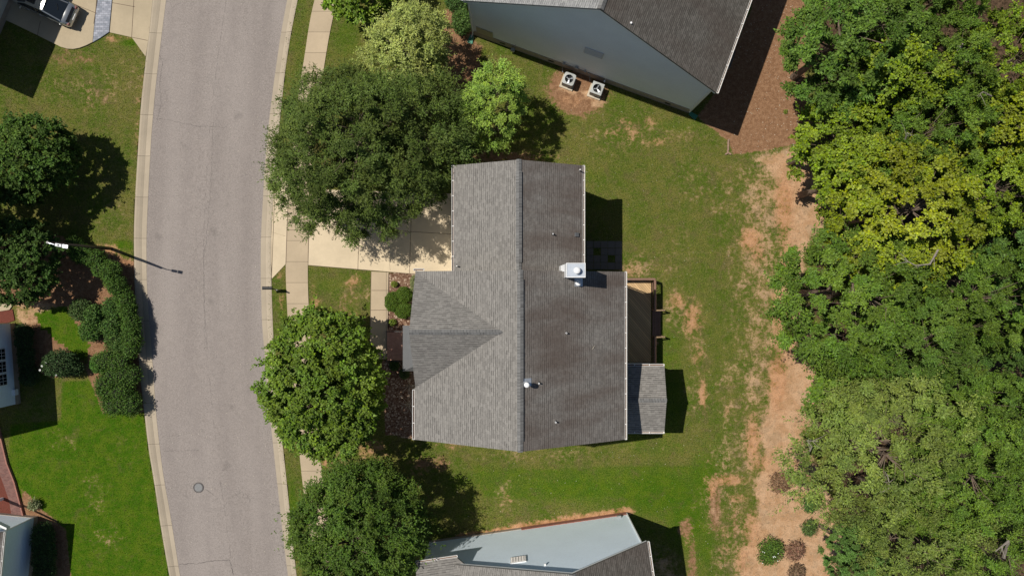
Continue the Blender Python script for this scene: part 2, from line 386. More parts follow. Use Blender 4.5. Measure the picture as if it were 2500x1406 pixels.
def autouv(me):
    l = me.uv_layers.new(name="UVMap")
    for p in me.polygons:
        n = p.normal
        if abs(n.z) > .995: u = Vector((1, 0, 0)); v = Vector((0, 1, 0))
        else: u = Vector((0, 0, 1)).cross(n).normalized(); v = n.cross(u)
        for li in p.loop_indices:
            co = me.vertices[me.loops[li].vertex_index].co; l.data[li].uv = (co.dot(u), co.dot(v))
def tag(o, label=None, cat=None, group=None, kind=None):
    if label: o['label'] = label
    if cat: o['category'] = cat
    if group: o['group'] = group
    if kind: o['kind'] = kind
    return o
def thing(name, label, cat, loc=(0, 0, 0), group=None):
    o = bpy.data.objects.new(name, None); COL.objects.link(o); o.location = loc; o.empty_display_size = .3
    o.matrix_world = Matrix.Translation(Vector(loc))
    return tag(o, label, cat, group)
def struct(o, label=None, cat=None): return tag(o, label, cat, None, 'structure')
def poly_plate(name, pts, z, dz, mat, ppx=True):
    mb = MB(); mb.prism([(G(*p) if ppx else T(*p)) + Vector((0, 0, z)) for p in pts], dz); return mb.build(name, mat)

# ------------------------------------------------------------------ road, kerbs, pavement
L_out = [(380,-120),(373,0),(357,140),(344.5,254),(338,354),(331,468),(327,570),(328.6,680),(331,760),(338,860),(345,940),(353,1008),(363,1096),(378,1183),(389,1261),(402,1339),(414,1406),(440,1540)]
L_in = [(418,-120),(404,0),(390,110),(378,214),(368,328),(360.5,468),(356,578),(356.5,685),(361,770),(367,834),(374,930),(379,1005),(386,1073),(397,1161),(412,1242),(425,1323),(438,1406),(466,1540)]
R_in = [(722,-120),(700,0),(685.6,77),(669,191),(657,284),(646.5,395),(640,500),(636,578),(635.5,650),(636,706),(639,800),(645,860),(654,980),(666,1090),(681,1225),(690,1310),(702,1406),(722,1540)]
R_out = [(752,-120),(727,0),(710.6,81),(696,174),(683,300),(674,400),(666,500),(662,580),(662,660),(664,730),(667,815),(673,900),(682,1010),(692,1100),(708,1250),(724,1406),(745,1540)]
SW_l = [(800,-120),(768,0),(755,61),(747.6,115),(737.6,177),(722,280),(712,380),(706,450),(700,560),(697.5,645),(699,700),(703,784),(708,860),(718,980),(730,1091),(737,1161),(745,1225),(758,1310),(775,1406),(800,1540)]
SW_r = [(856,-120),(823,0),(807,72),(797.5,126),(789,180),(773,290),(763,390),(758.5,470),(753.5,560),(751.7,646),(752,700),(755,768),(760,860),(770,980),(781,1100),(787,1161),(795,1225),(808,1310),(826,1406),(852,1540)]
def resample(pl, n):
    p = np.array(pl, float); y = np.linspace(p[0, 1], p[-1, 1], n)
    yy = p[:, 1]; x = np.interp(y, yy, p[:, 0])
    k = np.ones(7) / 7; xp = np.pad(x, 3, mode='reflect', reflect_type='odd'); x = np.convolve(xp, k, 'valid')
    return np.stack([x, y], 1)
N = 166
Lo, Li, Ri, Ro, Sl, Sr = [resample(a, N) for a in (L_out, L_in, R_in, R_out, SW_l, SW_r)]
def px2w(a, z): return [tuple(G(x, y) + Vector((0, 0, z))) for x, y in a]
def strip(name, rows, mat, uvv):
    """rows: list of (array of px, z, v)"""
    mb = MB(); uv = []; n = len(rows[0][0])
    base = np.array([G(x, y)[:2] for x, y in rows[0][0]]); s = np.concatenate([[0], np.cumsum(np.linalg.norm(np.diff(base, axis=0), axis=1))])
    for a, z, v in rows:
        mb.v += px2w(a, z); uv += [(s[i], v) for i in range(n)]
    for r in range(len(rows) - 1):
        for i in range(n - 1): mb.f.append((r * n + i, r * n + i + 1, (r + 1) * n + i + 1, (r + 1) * n + i))
    o = mb.build(name, mat, uv=uv, smooth=False); return o
ROADZ = -.10
struct(strip("road", [(Li, ROADZ, 0), (Li * .5 + Ri * .5, ROADZ + .06, 4), (Ri, ROADZ, 8)], M['asphalt'], 0), "pale worn asphalt street curving past the houses", "road")
def kerb(inner, outer, lab):
    f = lambda t: inner * (1 - t) + outer * t
    o = strip("kerb", [(f(0), ROADZ - .15, -.1), (f(0), ROADZ + .012, 0), (f(.42), ROADZ + .008, .35), (f(.62), -.03, .5), (f(.85), .02, .7), (f(1), .02, .85), (f(1), -.25, 1)], M['curb'], 0)
    struct(o, lab, "kerb")
kerb(Li, Lo, "concrete kerb on the hedge side of the street"); kerb(Ri, Ro, "concrete kerb on the sidewalk side of the street")
struct(strip("sidewalk", [(Sl, -.2, -.1), (Sl, .045, 0), (Sr, .045, 1.5), (Sr, -.2, 1.6)], M['walk'], 0), "tan concrete sidewalk following the street", "sidewalk")

# ------------------------------------------------------------------ ground sheet
def sd_poly(P, poly):
    """signed distance (px, + inside)"""
    poly = np.array(poly, float); n = len(poly); d = np.full(len(P), 1e9); ins = np.zeros(len(P), bool)
    for i in range(n):
        a = poly[i]; b = poly[(i + 1) % n]; e = b - a; wv = P - a
        t = np.clip((wv @ e) / (e @ e + 1e-9), 0, 1); q = wv - t[:, None] * e; d = np.minimum(d, np.hypot(q[:, 0], q[:, 1]))
        c = ((a[1] <= P[:, 1]) != (b[1] <= P[:, 1])); xi = a[0] + (P[:, 1] - a[1]) / (b[1] - a[1] + 1e-12) * (b[0] - a[0])
        ins ^= c & (P[:, 0] < xi)
    return np.where(ins, d, -d)
xs = np.concatenate([[-600, -250, -110, -70, -50], np.arange(-43, 43.01, .25), [50, 70, 110, 250, 600]])
ys = np.concatenate([[-600, -250, -110, -60, -34], np.arange(-26, 26.01, .25), [34, 60, 110, 250, 600]])
XX, YY = np.meshgrid(xs, ys); P = np.stack([XX.ravel() * S + CX, -YY.ravel() * S + CY], 1)
road_poly = np.concatenate([Lo, Ro[::-1]])
sdr = sd_poly(P, road_poly); Z = np.where(sdr > 4, -.24, 0.0)
far = (np.abs(XX.ravel()) > 44) | (np.abs(YY.ravel()) > 30)
Z[far & (sdr > 4)] = -.24
ch = {k: np.zeros(len(P)) for k in ('clay', 'lush', 'straw', 'brown', 'litter', 'chip')}
def pm(k, poly, feather=12, val=1.0, add=False):
    v = np.clip(.5 + sd_poly(P, poly) / (2 * feather), 0, 1) * val
    ch[k] = np.maximum(ch[k], v)
def bl(k, cx, cy, rx, ry, val=.8, rot=0):
    c, s = math.cos(math.radians(rot)), math.sin(math.radians(rot)); dx = P[:, 0] - cx; dy = P[:, 1] - cy
    u = (dx * c + dy * s) / rx; v = (-dx * s + dy * c) / ry; d = np.sqrt(u * u + v * v)
    ch[k] = np.maximum(ch[k], val * np.clip(1.35 - d * .75, 0, 1))
pm('brown', [(1840,-300),(2060,-300),(2010,0),(1965,120),(1965,210),(1985,300),(1945,352),(1870,368),(1790,378),(1779,345),(1700,285),(1745,230),(1835,20)], 7)
pm('straw', [(1945,355),(1975,400),(2030,480),(2030,545),(1980,590),(1950,700),(1950,750),(1990,830),(2040,870),(2020,950),(2000,1010),(1960,1060),(1990,1130),(2060,1270),(2040,1500),(1790,1500),(1812,1340),(1850,1255),(1838,1190),(1868,1120),(1850,1050),(1880,960),(1915,900),(1895,800),(1885,720),(1905,650),(1925,560),(1915,480),(1880,420),(1840,388)], 16)
for a in [(1832,585,26,30,.95),(1850,620,20,30,.75),(1915,500,26,90,.95),(1925,650,24,80,.85),(1905,760,22,80,.85),(1900,930,26,90,.95),(1925,830,24,60,.7),(1838,1075,20,60,.9),(1860,1130,30,25,.8),(1775,1172,45,16,.9),(1737,1195,12,22,.9),(1800,1215,30,12,.7),(1835,1300,25,70,.75),
          (1815,1370,20,40,.8),(1690,775,26,45,.8),(1655,735,22,22,.75),(1716,965,11,45,.8),(1705,870,16,30,.62),(1950,455,35,60,.6),(1600,840,8,10,.6),(1735,1125,8,10,.65),(1560,300,60,14,.55),(1530,325,50,20,.55),(1600,345,30,12,.6),
          (1240,1215,12,22,.55),(1775,1005,8,14,.55),(1100,1085,30,14,.6),(790,1125,12,16,.85),(900,1095,40,22,.7),(1020,1150,22,10,.5),(865,690,22,18,.72),(770,730,14,28,.7),(860,785,16,30,.65),(681,675,9,8,.75),(688,735,8,18,.72),
          (280,95,30,7,.8),(1395,245,50,16,.62),(1540,670,25,30,.5),(258,615,40,16,.85),(300,640,30,14,.8),(350,200,6,40,.5),(338,330,6,120,.5),(1780,1270,30,60,.45),(1770,1330,18,70,.5),(1670,1300,18,30,.45)]: bl('clay', *a[:5])
for i in range(0, 42):     # clay strip along the foot of the lower house
    t = i / 41; bl('clay', 1120 + 410 * t, 1309 - 62 * t, 11 + 10 * (t > .25), 7 + 3 * (t > .3), .95)
pm('lush', [(25,1035),(150,1025),(150,930),(240,925),(250,1000),(352,1008),(364,1096),(400,1330),(440,1500),(0,1500)], 4, .95)
pm('lush', [(80,760),(160,748),(215,830),(240,850),(200,880),(90,800)], 6, .95)
pm('lush', [(1150,1146),(1450,1138),(1732,1130),(1742,1230),(1748,1330),(1730,1395),(1690,1330),(1650,1285),(1560,1250),(1500,1215),(1300,1225),(1180,1215)], 5, .62)
for a in [(1400,1190,170,38,.72),(1250,1165,130,28,.62),(1600,1200,130,60,.8),(1680,1260,55,90,.8),(1720,1180,45,80,.75),(1180,1160,60,40,.5),(1460,480,40,40,.42),(1520,420,120,60,.32),(1560,560,60,80,.32),(1660,560,60,160,.30),(1690,680,40,120,.40),(1760,830,60,140,.36),
          (1640,930,40,180,.55),(1600,1090,120,30,.50),(1480,250,60,18,.55),(1640,310,80,18,.5),(1180,130,14,14,.5),(1230,120,20,10,.5),(320,105,30,10,.8),(220,180,100,50,.25),(720,560,30,20,.5),(735,100,20,200,.42),(715,1230,14,60,.7),(850,90,40,80,.45),
          (870,680,40,18,.5),(810,700,50,30,.45),(690,780,14,80,.42),(300,600,30,14,.9),(1400,430,90,16,.5),(1240,1100,170,16,.40),(1750,1100,60,90,.45),(1700,1380,30,60,.5)]: bl('lush', *a[:5])
pm('brown', [(100,560),(215,598),(330,640),(335,700),(348,900),(356,1004),(250,1008),(210,900),(140,930),(60,890),(30,1030),(20,800),(60,790),(80,750),(0,745),(0,600)], 5)
ch['brown'] *= np.where(sd_poly(P, [(75,755),(160,745),(220,840),(210,890),(100,800)]) > 0, 0, 1)
ch['brown'] *= np.where(sd_poly(P, [(0,1035),(30,1035),(30,925),(150,925),(150,1035)]) > -3, 0, 1)
pm('brown', [(55,1190),(100,1240),(160,1290),(185,1500),(40,1500),(50,1260)], 6)
pm('brown', [(1085,20),(1150,40),(1160,100),(1180,110),(1170,200),(1110,260),(1075,150)], 12, .85)
bl('brown', 1410, 225, 66, 50, 1.0, 10); bl('brown', 1745, 1230, 20, 90, .62); bl('brown', 1670, 1290, 22, 30, .62); bl('brown', 1795, 1300, 12, 80, .5)
bl('brown', 1230, 385, 130, 18, .62); bl('brown', 1050, 1130, 60, 25, .55); bl('brown', 235, 230, 60, 60, .40); bl('brown', 180, 140, 90, 30, .42); bl('brown', 850, 745, 40, 50, .42); bl('brown', 1690, 1400, 14, 100, .6)
pm('straw', [(40,735),(130,735),(150,752),(85,765),(92,790),(60,800),(42,780)], 5, .7)
bl('straw', 1372, 215, 14, 6, .9, 20); bl('straw', 1395, 222, 18, 8, .9, 20); bl('straw', 1440, 232, 20, 10, .95, 30); bl('straw', 1460, 250, 18, 12, .9)
for q in [(1880,500,80,120,.55),(1860,650,70,130,.50),(1870,800,50,110,.50),(1860,930,60,100,.50),(1840,1080,60,80,.5),(230,1210,40,60,.26),(260,1310,50,40,.28),(150,1080,60,40,.22),(300,1100,50,50,.18),(1780,480,60,100,.26),(1820,800,50,100,.34),(1800,960,60,120,.36),(1790,1120,60,80,.40),(1760,1230,60,60,.40),(1700,900,40,140,.30),(1790,1350,50,80,.42),(1660,760,50,60,.4),(1560,650,50,40,.42),(1900,470,50,60,.5),
          (240,215,100,50,.30),(130,215,80,40,.22),(320,180,40,60,.26),(1580,330,120,30,.36),(1300,1110,160,20,.32),(1550,1095,100,16,.25),(1650,620,50,80,.25),(1230,1210,30,50,.36),(860,720,60,40,.30),(820,1120,40,30,.4),(1200,420,60,20,.2),(1700,450,60,70,.25),(1480,340,90,60,.22),(280,530,50,50,.2)]: bl('straw', *q[:5])
bl('straw', 1900, 400, 50, 40, .55); bl('straw', 1840, 440, 60, 60, .35); bl('straw', 1620, 1400, 40, 60, .5)
pm('litter', [(2010,-300),(1990,0),(2000,300),(2060,520),(2000,600),(1975,740),(2060,880),(2040,1010),(2060,1200),(2080,1330),(2060,1600),(4000,1600),(4000,-300)], 14)
pm('chip', [(949,664),(1030,670),(1030,806),(944,806)], 1.5)
pm('chip', [(930,878),(1030,878),(1030,1075),(940,1060)], 3)
mask_off = far
for k in ch: ch[k] = np.clip(np.where(mask_off & (P[:, 0] < 2000), .0, ch[k]), 0, 1)
me = bpy.data.meshes.new("ground"); nx, ny = len(xs), len(ys)
vv = np.stack([XX.ravel(), YY.ravel(), Z], 1)
ii = (np.arange(ny - 1)[:, None] * nx + np.arange(nx - 1)[None]).ravel(); ff = np.stack([ii, ii + 1, ii + 1 + nx, ii + nx], 1)
me.from_pydata(vv.tolist(), [], ff.tolist())
for nm, ks in (("m1", ('clay', 'lush', 'straw')), ("m2", ('brown', 'litter', 'chip'))):
    ca = me.color_attributes.new(nm, 'FLOAT_COLOR', 'POINT')
    ca.data.foreach_set("color", np.stack([ch[ks[0]], ch[ks[1]], ch[ks[2]], np.ones(len(P))], 1).astype(np.float32).ravel())
me.materials.append(M['ground']); go = bpy.data.objects.new("ground", me); COL.objects.link(go)
struct(go, "lawns, bare clay and mulch around the houses", "ground")

# ------------------------------------------------------------------ driveways, walks
def slab(name, pts, z, mat, lab, cat):
    o = poly_plate(name, pts, z, .25, mat); return struct(o, lab, cat)
slab("driveway", [(757.5,462),(1125,474),(1125,668),(1000,668),(907,661),(752.5,647.5),(754,560)], .050, M['drive'], "pale concrete driveway leading to the garage", "driveway")
slab("driveway_apron", [(676,409),(705.5,450),(700,560),(697.5,645),(664.5,680),(663,640),(663,580),(667,500)], .040, M['drive'], "flared concrete apron between kerb and sidewalk", "driveway")
slab("front_walk", [(907,663),(950,665),(947,800),(946,876),(903,876),(905,800)], .047, M['walk'], "narrow concrete walk to the brick porch", "walkway")
mb = MB()
def joint(a, b, z=.054, wd=.035): mb.bar(G(*a) + Vector((0, 0, z)), G(*b) + Vector((0, 0, z)), wd, .006)
joint((757,551), (1122,573)); joint((880,465), (874,659)); joint((1006,470), (1000,667)); joint((757.2,463), (752.6,647)); joint((753,647.5), (1012,669))
joint((705,452), (698.5,645), .05); joint((673,420), (663.5,678), .046); joint((907,709), (948,709), .051); joint((905,757), (947,757), .051); joint((949,666), (947,800), .051)
joint((906.5,664), (904,800), .051); joint((700,562), (754,562), .05); joint((664,567), (698,577), .046, .012); joint((945,578), (953,660), .0545, .01)
struct(mb.build("slab_joints", M['joint']), "dark joints between the driveway slabs", "driveway")
# neighbour drive, top left
slab("neighbour_driveway", [(-200,-40),(-10,40),(30,57),(90,86),(150,116),(166,120.5),(180,121.5),(196,118.5),(213,112),(228,104.5),(243,-60),(-100,-160)], .10, M['drive2'], "concrete driveway under the silver car", "driveway")
slab("paver_band", [(228.5,104.5),(245,95),(267.5,80),(273,20),(280,-60),(243.5,-60),(238,10)], .09, M['cobble'], "band of grey cobble pavers across the driveway", "paving")
slab("apron", [(268,80),(322,92),(356,139),(364,90),(373,0),(378,-60),(280.5,-60),(273.5,20)], .03, M['drive2'], "concrete apron beside the paver band", "driveway")
mb = MB(); joint((331,-60), (322,92), .034); joint((275,8), (330,18), .034); joint((322,92), (361,100), .034); joint((178,10), (238,35), .104); joint((101,54), (94,88), .104); joint((240,0), (231,60), .106)
struct(mb.build("slab_joints", M['joint']), "joints in the concrete at top left", "driveway")
# left neighbour bits
slab("entry_pad", [(-80,722),(5,723),(22,727),(31,735),(32,746),(25,756),(0,760),(-80,765)], .10, M['drive2'], "rounded concrete pad by the left house", "paving")
slab("red_mulch_bed", [(-80,766),(0,760.5),(26,757),(32,755),(37,782),(20,788),(-80,792)], .06, M['redmulch'], "red mulch bed against the left house wall", "mulch bed")
cw = [(-90,985),(-20,1005),(-4,1030),(8,1080),(20,1130),(38,1175),(50,1220),(61,1262)]
cwi = [(-90,1010),(-40,1025),(-28,1040),(-16,1090),(-4,1140),(13,1185),(25,1220),(32,1262)]
slab("curved_brick_walk", cw + cwi[::-1], .12, M['brickshade'], "curved red brick walk by the lower left house", "walkway")
slab("red_mulch_bed", cwi + [(-90,1262)], .05, M['redmulch'], "red mulch bed inside the curved brick walk, shade put into its colour", "mulch bed")
mb = MB()
for a, b in zip(cw[2:-1], cw[3:]): mb.bar(G(*a) + Vector((0, 0, .09)), G(*b) + Vector((0, 0, .09)), .10, .2)
struct(mb.build("walk_edging", M['brickred']), "raised brick edging of the curved walk", "edging")
# patio slabs in the house shadow behind the garage
mb = MB()
for i in range(5):
    for j in range(4):
        if (i, j) in ((1, 1), (3, 2)): continue
        c = G(1440 + i * 17.5, 597 + j * 17.5); mb.box(c + Vector((0, 0, .02)), (.50, .50, .08), random.uniform(-.02, .02))
struct(mb.build("patio", M['patio']), "square patio slabs in the shade behind the garage", "patio")
# retaining edge stones
for i, (x, y, a) in enumerate([(1778,344,80),(1777,351,92),(1777,358,86),(1777,365,90),(1776,371,100),(1773,376,30),(1781,376,150)]):
    b = MB().box(G(x, y) + Vector((0, 0, .06)), (.22, .12, .13), math.radians(a)); o = b.build("edging_stone", M['stone'], bevel=.02)
    tag(o, "small brown edging stone in the short line at the corner of the bare bed", "stone", "edging stones at the lawn corner")

# ------------------------------------------------------------------ houses
def gutter(parent, a, b, out, label=None, name="gutter"):
    """open eave gutter from a to b (top of fascia), out = unit vector pointing away from the roof"""
    a = Vector(a); b = Vector(b); out = Vector(out).normalized(); z = Vector((0, 0, 1)); mb = MB(); W = .125; d = (b - a).normalized()
    mb.bar(a + out * .012 - z * .06, b + out * .012 - z * .06, .02, .12); mb.bar(a + out * W - z * .045, b + out * W - z * .045, .026, .12)
    mb.bar(a + out * W / 2 - z * .11, b + out * W / 2 - z * .11, W - .02, .015)
    for q in (a, b): mb.bar(q + out * .0 - z * .05 + d * .0, q + out * W - z * .05, .02, .11)
    n = max(1, int((b - a).length / .95))
    for i in range(1, n): p = a + (b - a) * (i / n); mb.bar(p - z * .004, p + out * (W + .02) - z * .004, .045, .012)
    g = mb.build(name, M['gutter'], parent)
    dm = MB();  # dark brown strip along the inside of the gutter
    dm.bar(a + out * W * .42 - z * .085 + d * .06, b + out * W * .42 - z * .085 - d * .06, W * .55, .02); dm.build("inner_strip", M['gutter_inner'], g)
    return g

def gable_house(parent, O, U, V, u0, u1, L, ur, k0, kr, k1, ou0, ou1, ov, wallmat, rm0, rm1, found=True, fz=.75):
    """O,U,V in plan px (image axes). gable wall at v=0. returns function giving world points"""
    U = Vector(U).normalized(); V = Vector(V).normalized(); O = Vector(O)
    def W(u, v, z): q = O + U * u + V * v; return T(q.x, q.y, z)
    z0, zr, z1 = k0 * HC, kr * HC, k1 * HC
    def zat(u): return z0 + (zr - z0) * (u - (u0 - ou0)) / (ur - (u0 - ou0)) if u < ur else z1 + (zr - z1) * ((u1 + ou1) - u) / ((u1 + ou1) - ur)
    th = .16
    prof = [(u0, 0), (u0, zat(u0) - th), (ur, zr - th), (u1, zat(u1) - th), (u1, 0)]
    mb = MB(); n = 5; A = [W(u, 0, z) for u, z in prof]; B = [W(u, L, z) for u, z in prof]
    mb.faces(A + B, [tuple(range(5)), tuple(range(9, 4, -1))] + [(i, 5 + i, 5 + (i + 1) % 5, (i + 1) % 5) for i in (0, 3)])
    mb.build("wall", wallmat, parent)
    for (ua, ub, mt) in ((u0 - ou0, ur, rm0), (ur, u1 + ou1, rm1)):
        za, zb = zat(ua + 1e-6) if ua < ur else zr, zat(ub) if ub != ur else zr
        if ua == ur: za = zr
        r = MB().prism([W(ua, -ov, za), W(ub, -ov, zb), W(ub, L + ov, zb), W(ua, L + ov, za)], th).build("roof", mt, parent)
    # rake boards
    for v in (-ov + 1.0, L + ov - 1.0):
        mb = MB(); mb.faces([W(u0 - ou0 + 1, v + d, zat(u0 - ou0 + 1) - h) for d in (-.6, .6) for h in (th - .02, .34)] + [W(ur, v + d, zr - h) for d in (-.6, .6) for h in (th - .02, .34)] + [W(u1 + ou1 - 1, v + d, zat(u1 + ou1 - 1) - h) for d in (-.6, .6) for h in (th - .02, .34)],
            [(0, 1, 5, 4), (2, 6, 7, 3), (0, 4, 6, 2), (1, 3, 7, 5), (4, 5, 9, 8), (6, 10, 11, 7), (4, 8, 10, 6), (5, 7, 11, 9), (0, 2, 3, 1), (8, 9, 11, 10)])
        mb.build("rake_board", M['white'], parent)
    # ridge
    c = MB(); e = 6.5
    for sgn in (-1, 1):
        zz = zat(ur + sgn * e)
        c.prism([W(ur, -ov, zr + .05), W(ur + sgn * e, -ov, zz + .05), W(ur + sgn * e, L + ov, zz + .05), W(ur, L + ov, zr + .05)], .045)
    c.build("ridge_cap", M['ridge'], parent)
    # corner boards
    for u in (u0 + 1.5, u1 - 1.5):
        p = W(u, -.8, 0); q = W(u, -.8, zat(u) - th); MB().bar(p + Vector((0, 0, fz if found else 0)), q, .12, .06, up=Vector((U.x, -U.y, 0))).build("corner_board", M['white'], parent)
    if found:
        mb = MB(); e = .8
        mb.prism([W(u0 - e, -e - .4, fz), W(u1 + e, -e - .4, fz), W(u1 + e, L + e, fz), W(u0 - e, L + e, fz)], fz + .1); mb.build("foundation", M['found'], parent)
    return W, zat

# ---- main house, plan px relative to the centre (x right, y down)
mh = thing("house", "central grey-roofed two storey house with white chimney box and rear deck", "house", T(16, 140))
KE, KEG, th = .145, .130, .16
ZE = KE * HC; ZG = KEG * HC
def zroof(x, half, xr, kr): return KE + (kr - KE) * (1 - abs(x - xr) / half)
XM0, XM1, YM0, YM1 = -203.5, 235.5, -34, 316; XR = 16; KM = .2093
XG0, XG1, YG0, YG1 = -123.5, 150.5, -260, -34; XRG = 14; KG = .169
KC, YC0, YC1 = .199, -35, 209; YCR = 86.5
def P3(x, y, k): return T(x, y, k * HC)
def slope(pts, mat, name="roof", t_=th): return MB().prism([P3(*p) for p in pts], t_).build(name, mat, mh)
# walls (inset from the eaves)
mb = MB()
def wallbox(x0, x1, y0, y1, z1): mb.prism([T(x0, y0, z1), T(x1, y0, z1), T(x1, y1, z1), T(x0, y1, z1)], z1 + .1)
wi = 11
wallbox(XM0 + wi, XM1 - wi, YM0 + wi, YM1 - wi, ZE - .05)
# gable ends of the main block (closed triangles)
for y in (YM0 + wi, YM1 - wi):
    mb.faces([T(XM0 + wi, y, ZE - .05), T(XM1 - wi, y, ZE - .05), T(XR, y, KM * HC - .22), T(XM0 + wi, y + 1, ZE - .05), T(XM1 - wi, y + 1, ZE - .05), T(XR, y + 1, KM * HC - .22)], [(0, 1, 2), (5, 4, 3), (0, 3, 4, 1), (1, 4, 5, 2), (2, 5, 3, 0)])
mb.build("wall", M['siding_cream'], mh)
mb = MB(); wallbox(XG0 + wi, XG1 - wi, YG0 + wi, YM0 + wi - 1, ZG - .06)
y = YG0 + wi; mb.faces([T(XG0 + wi, y, ZG - .06), T(XG1 - wi, y, ZG - .06), T(XRG, y, KG * HC - .22), T(XG0 + wi, y + 1, ZG - .06), T(XG1 - wi, y + 1, ZG - .06), T(XRG, y + 1, KG * HC - .22)], [(0, 1, 2), (5, 4, 3), (0, 3, 4, 1), (1, 4, 5, 2), (2, 5, 3, 0)])
mb.build("wall", M['siding_cream'], mh)
# main roof: east slope, west slope cut round the cross gable
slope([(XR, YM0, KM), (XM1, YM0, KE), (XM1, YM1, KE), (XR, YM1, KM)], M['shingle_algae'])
hw = XR - XM0; xv = XM0 + hw * (KC - KE) / (KM - KE)       # where the cross-gable ridge meets the west slope
slope([(XR, YM0, KM), (XR, YM1, KM), (XM0, YM1, KE), (XM0, YC1, KE), (xv, YCR, KC), (XM0, YC0, KE), (XM0, YM0, KE)][:6], M['shingle'])
XF = -200.5   # gable front
slope([(xv, YCR, KC), (XF - 1, YCR, KC), (XF - 1, YC0 - 1, KE - .0005), (XM0 + 3, YC0 - 1, KE)], M['shingle'])
slope([(xv, YCR, KC), (XM0 + 3, YC1 + 1, KE), (XF - 1, YC1 + 1, KE - .0005), (XF - 1, YCR, KC)], M['shingle'])
# front gable wall
mb = MB(); x = XF + 9
mb.faces([T(x, YC0 + 8, ZE - .2), T(x, YC1 - 8, ZE - .2), T(x, YCR, KC * HC - .25), T(x + 1.2, YC0 + 8, ZE - .2), T(x + 1.2, YC1 - 8, ZE - .2), T(x + 1.2, YCR, KC * HC - .25)], [(0, 1, 2), (5, 4, 3), (0, 3, 4, 1), (1, 4, 5, 2), (2, 5, 3, 0)])
mb.build("gable_wall", M['siding_cream'], mh)
# garage roof
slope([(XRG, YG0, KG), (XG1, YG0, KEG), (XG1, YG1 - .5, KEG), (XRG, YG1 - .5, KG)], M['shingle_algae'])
slope([(XRG, YG0, KG), (XRG, YG1 - .5, KG), (XG0, YG1 - .5, KEG), (XG0, YG0, KEG)], M['shingle'])
# ridge caps (plain run and the thicker vented run)
def ridge(x0, y0, x1, y1, kr, slope_per_px, half=5.5, lift=.04, mat='ridge', name="ridge_cap", thk=.05, lift_in=.0):
    c = MB(); d = Vector((x1 - x0, y1 - y0)).normalized(); nrm = Vector((-d.y, d.x))
    for sg in (-1, 1):
        a = (x0, y0); b = (x1, y1); kk = kr - slope_per_px * half; l = lift / HC
        c.prism([P3(x0, y0, kr + l), P3(x0 + nrm.x * half * sg, y0 + nrm.y * half * sg, kk + l), P3(x1 + nrm.x * half * sg, y1 + nrm.y * half * sg, kk + l), P3(x1, y1, kr + l)], thk)
    return c.build(name, M[mat], mh)
sm = (KM - KE) / hw; sg_ = (KG - KEG) / 137.; sc = (KC - KE) / 122.
ridge(XR, YM0 - 1, XR, YM1 + 1, KM, sm, 5.2, .045); ridge(XR, YM0 + 17, XR, YM1 - 20, KM, sm, 6.2, .11, thk=.06, name="ridge_vent")
ridge(XRG, YG0 - 1, XRG, YG1 - 1, KG, sg_, 5.2, .045); ridge(XRG, YG0 + 24, XRG, YG1 - 18, KG, sg_, 6.2, .11, thk=.06, name="ridge_vent")
ridge(XF - 1, YCR, xv + 6, YCR, KC, sc, 5.0, .04)
# white rake fascia, under the roof edges
for (x0, k0, x1, k1, y) in ((XM0, KE, XR, KM, YM1 - 1), (XR, KM, XM1, KE, YM1 - 1), (XM0 + 92, KE + 92 * sm, XR, KM, YM0 + 1), (XR, KM, XM1, KE, YM0 + 1), (XG0, KEG, XRG, KG, YG0 + 1), (XRG, KG, XG1, KEG, YG0 + 1)):
    MB().bar(P3(x0, y, k0) - Vector((0, 0, .25)), P3(x1, y, k1) - Vector((0, 0, .25)), .04, .17).build("fascia", M['white'], mh)
for (y0, k0, y1, k1) in ((YC0, KE, YCR, KC), (YCR, KC, YC1, KE)): MB().bar(P3(XF + .6, y0, k0) - Vector((0, 0, .25)), P3(XF + .6, y1, k1) - Vector((0, 0, .25)), .04, .17).build("fascia", M['white'], mh)
E, Wd = Vector((1, 0, 0)), Vector((-1, 0, 0))
gutter(mh, P3(XM1, YM0, KE), P3(XM1, YM1, KE), E); gutter(mh, P3(XG1, YG0, KEG), P3(XG1, YM0 - 5, KEG), E)
gutter(mh, P3(XG0, YG0, KEG), P3(XG0, YG1 - 1, KEG), Wd); gutter(mh, P3(XM0, YC1 + 3, KE), P3(XM0, YM1, KE), Wd)
gutter(mh, P3(XM0 - 2, YC0 - 1, KE), P3(XM0 + 20, YC0 - 1, KE), Vector((0, 1, 0)))
for (x, y) in ((XM1 - 9, YM0 + 10), (XG0 + 9, YG1 - 12), (XM0 + 9, YM1 - 12), (XG1 - 9, YG0 + 12)): MB().bar(T(x + (1.5 if x > 0 else -1.5), y, .2), T(x + (1.5 if x > 0 else -1.5), y, ZE - .2), .08, .06, up=Vector((0, 1, 0))).build("downspout", M['gutter'], mh)
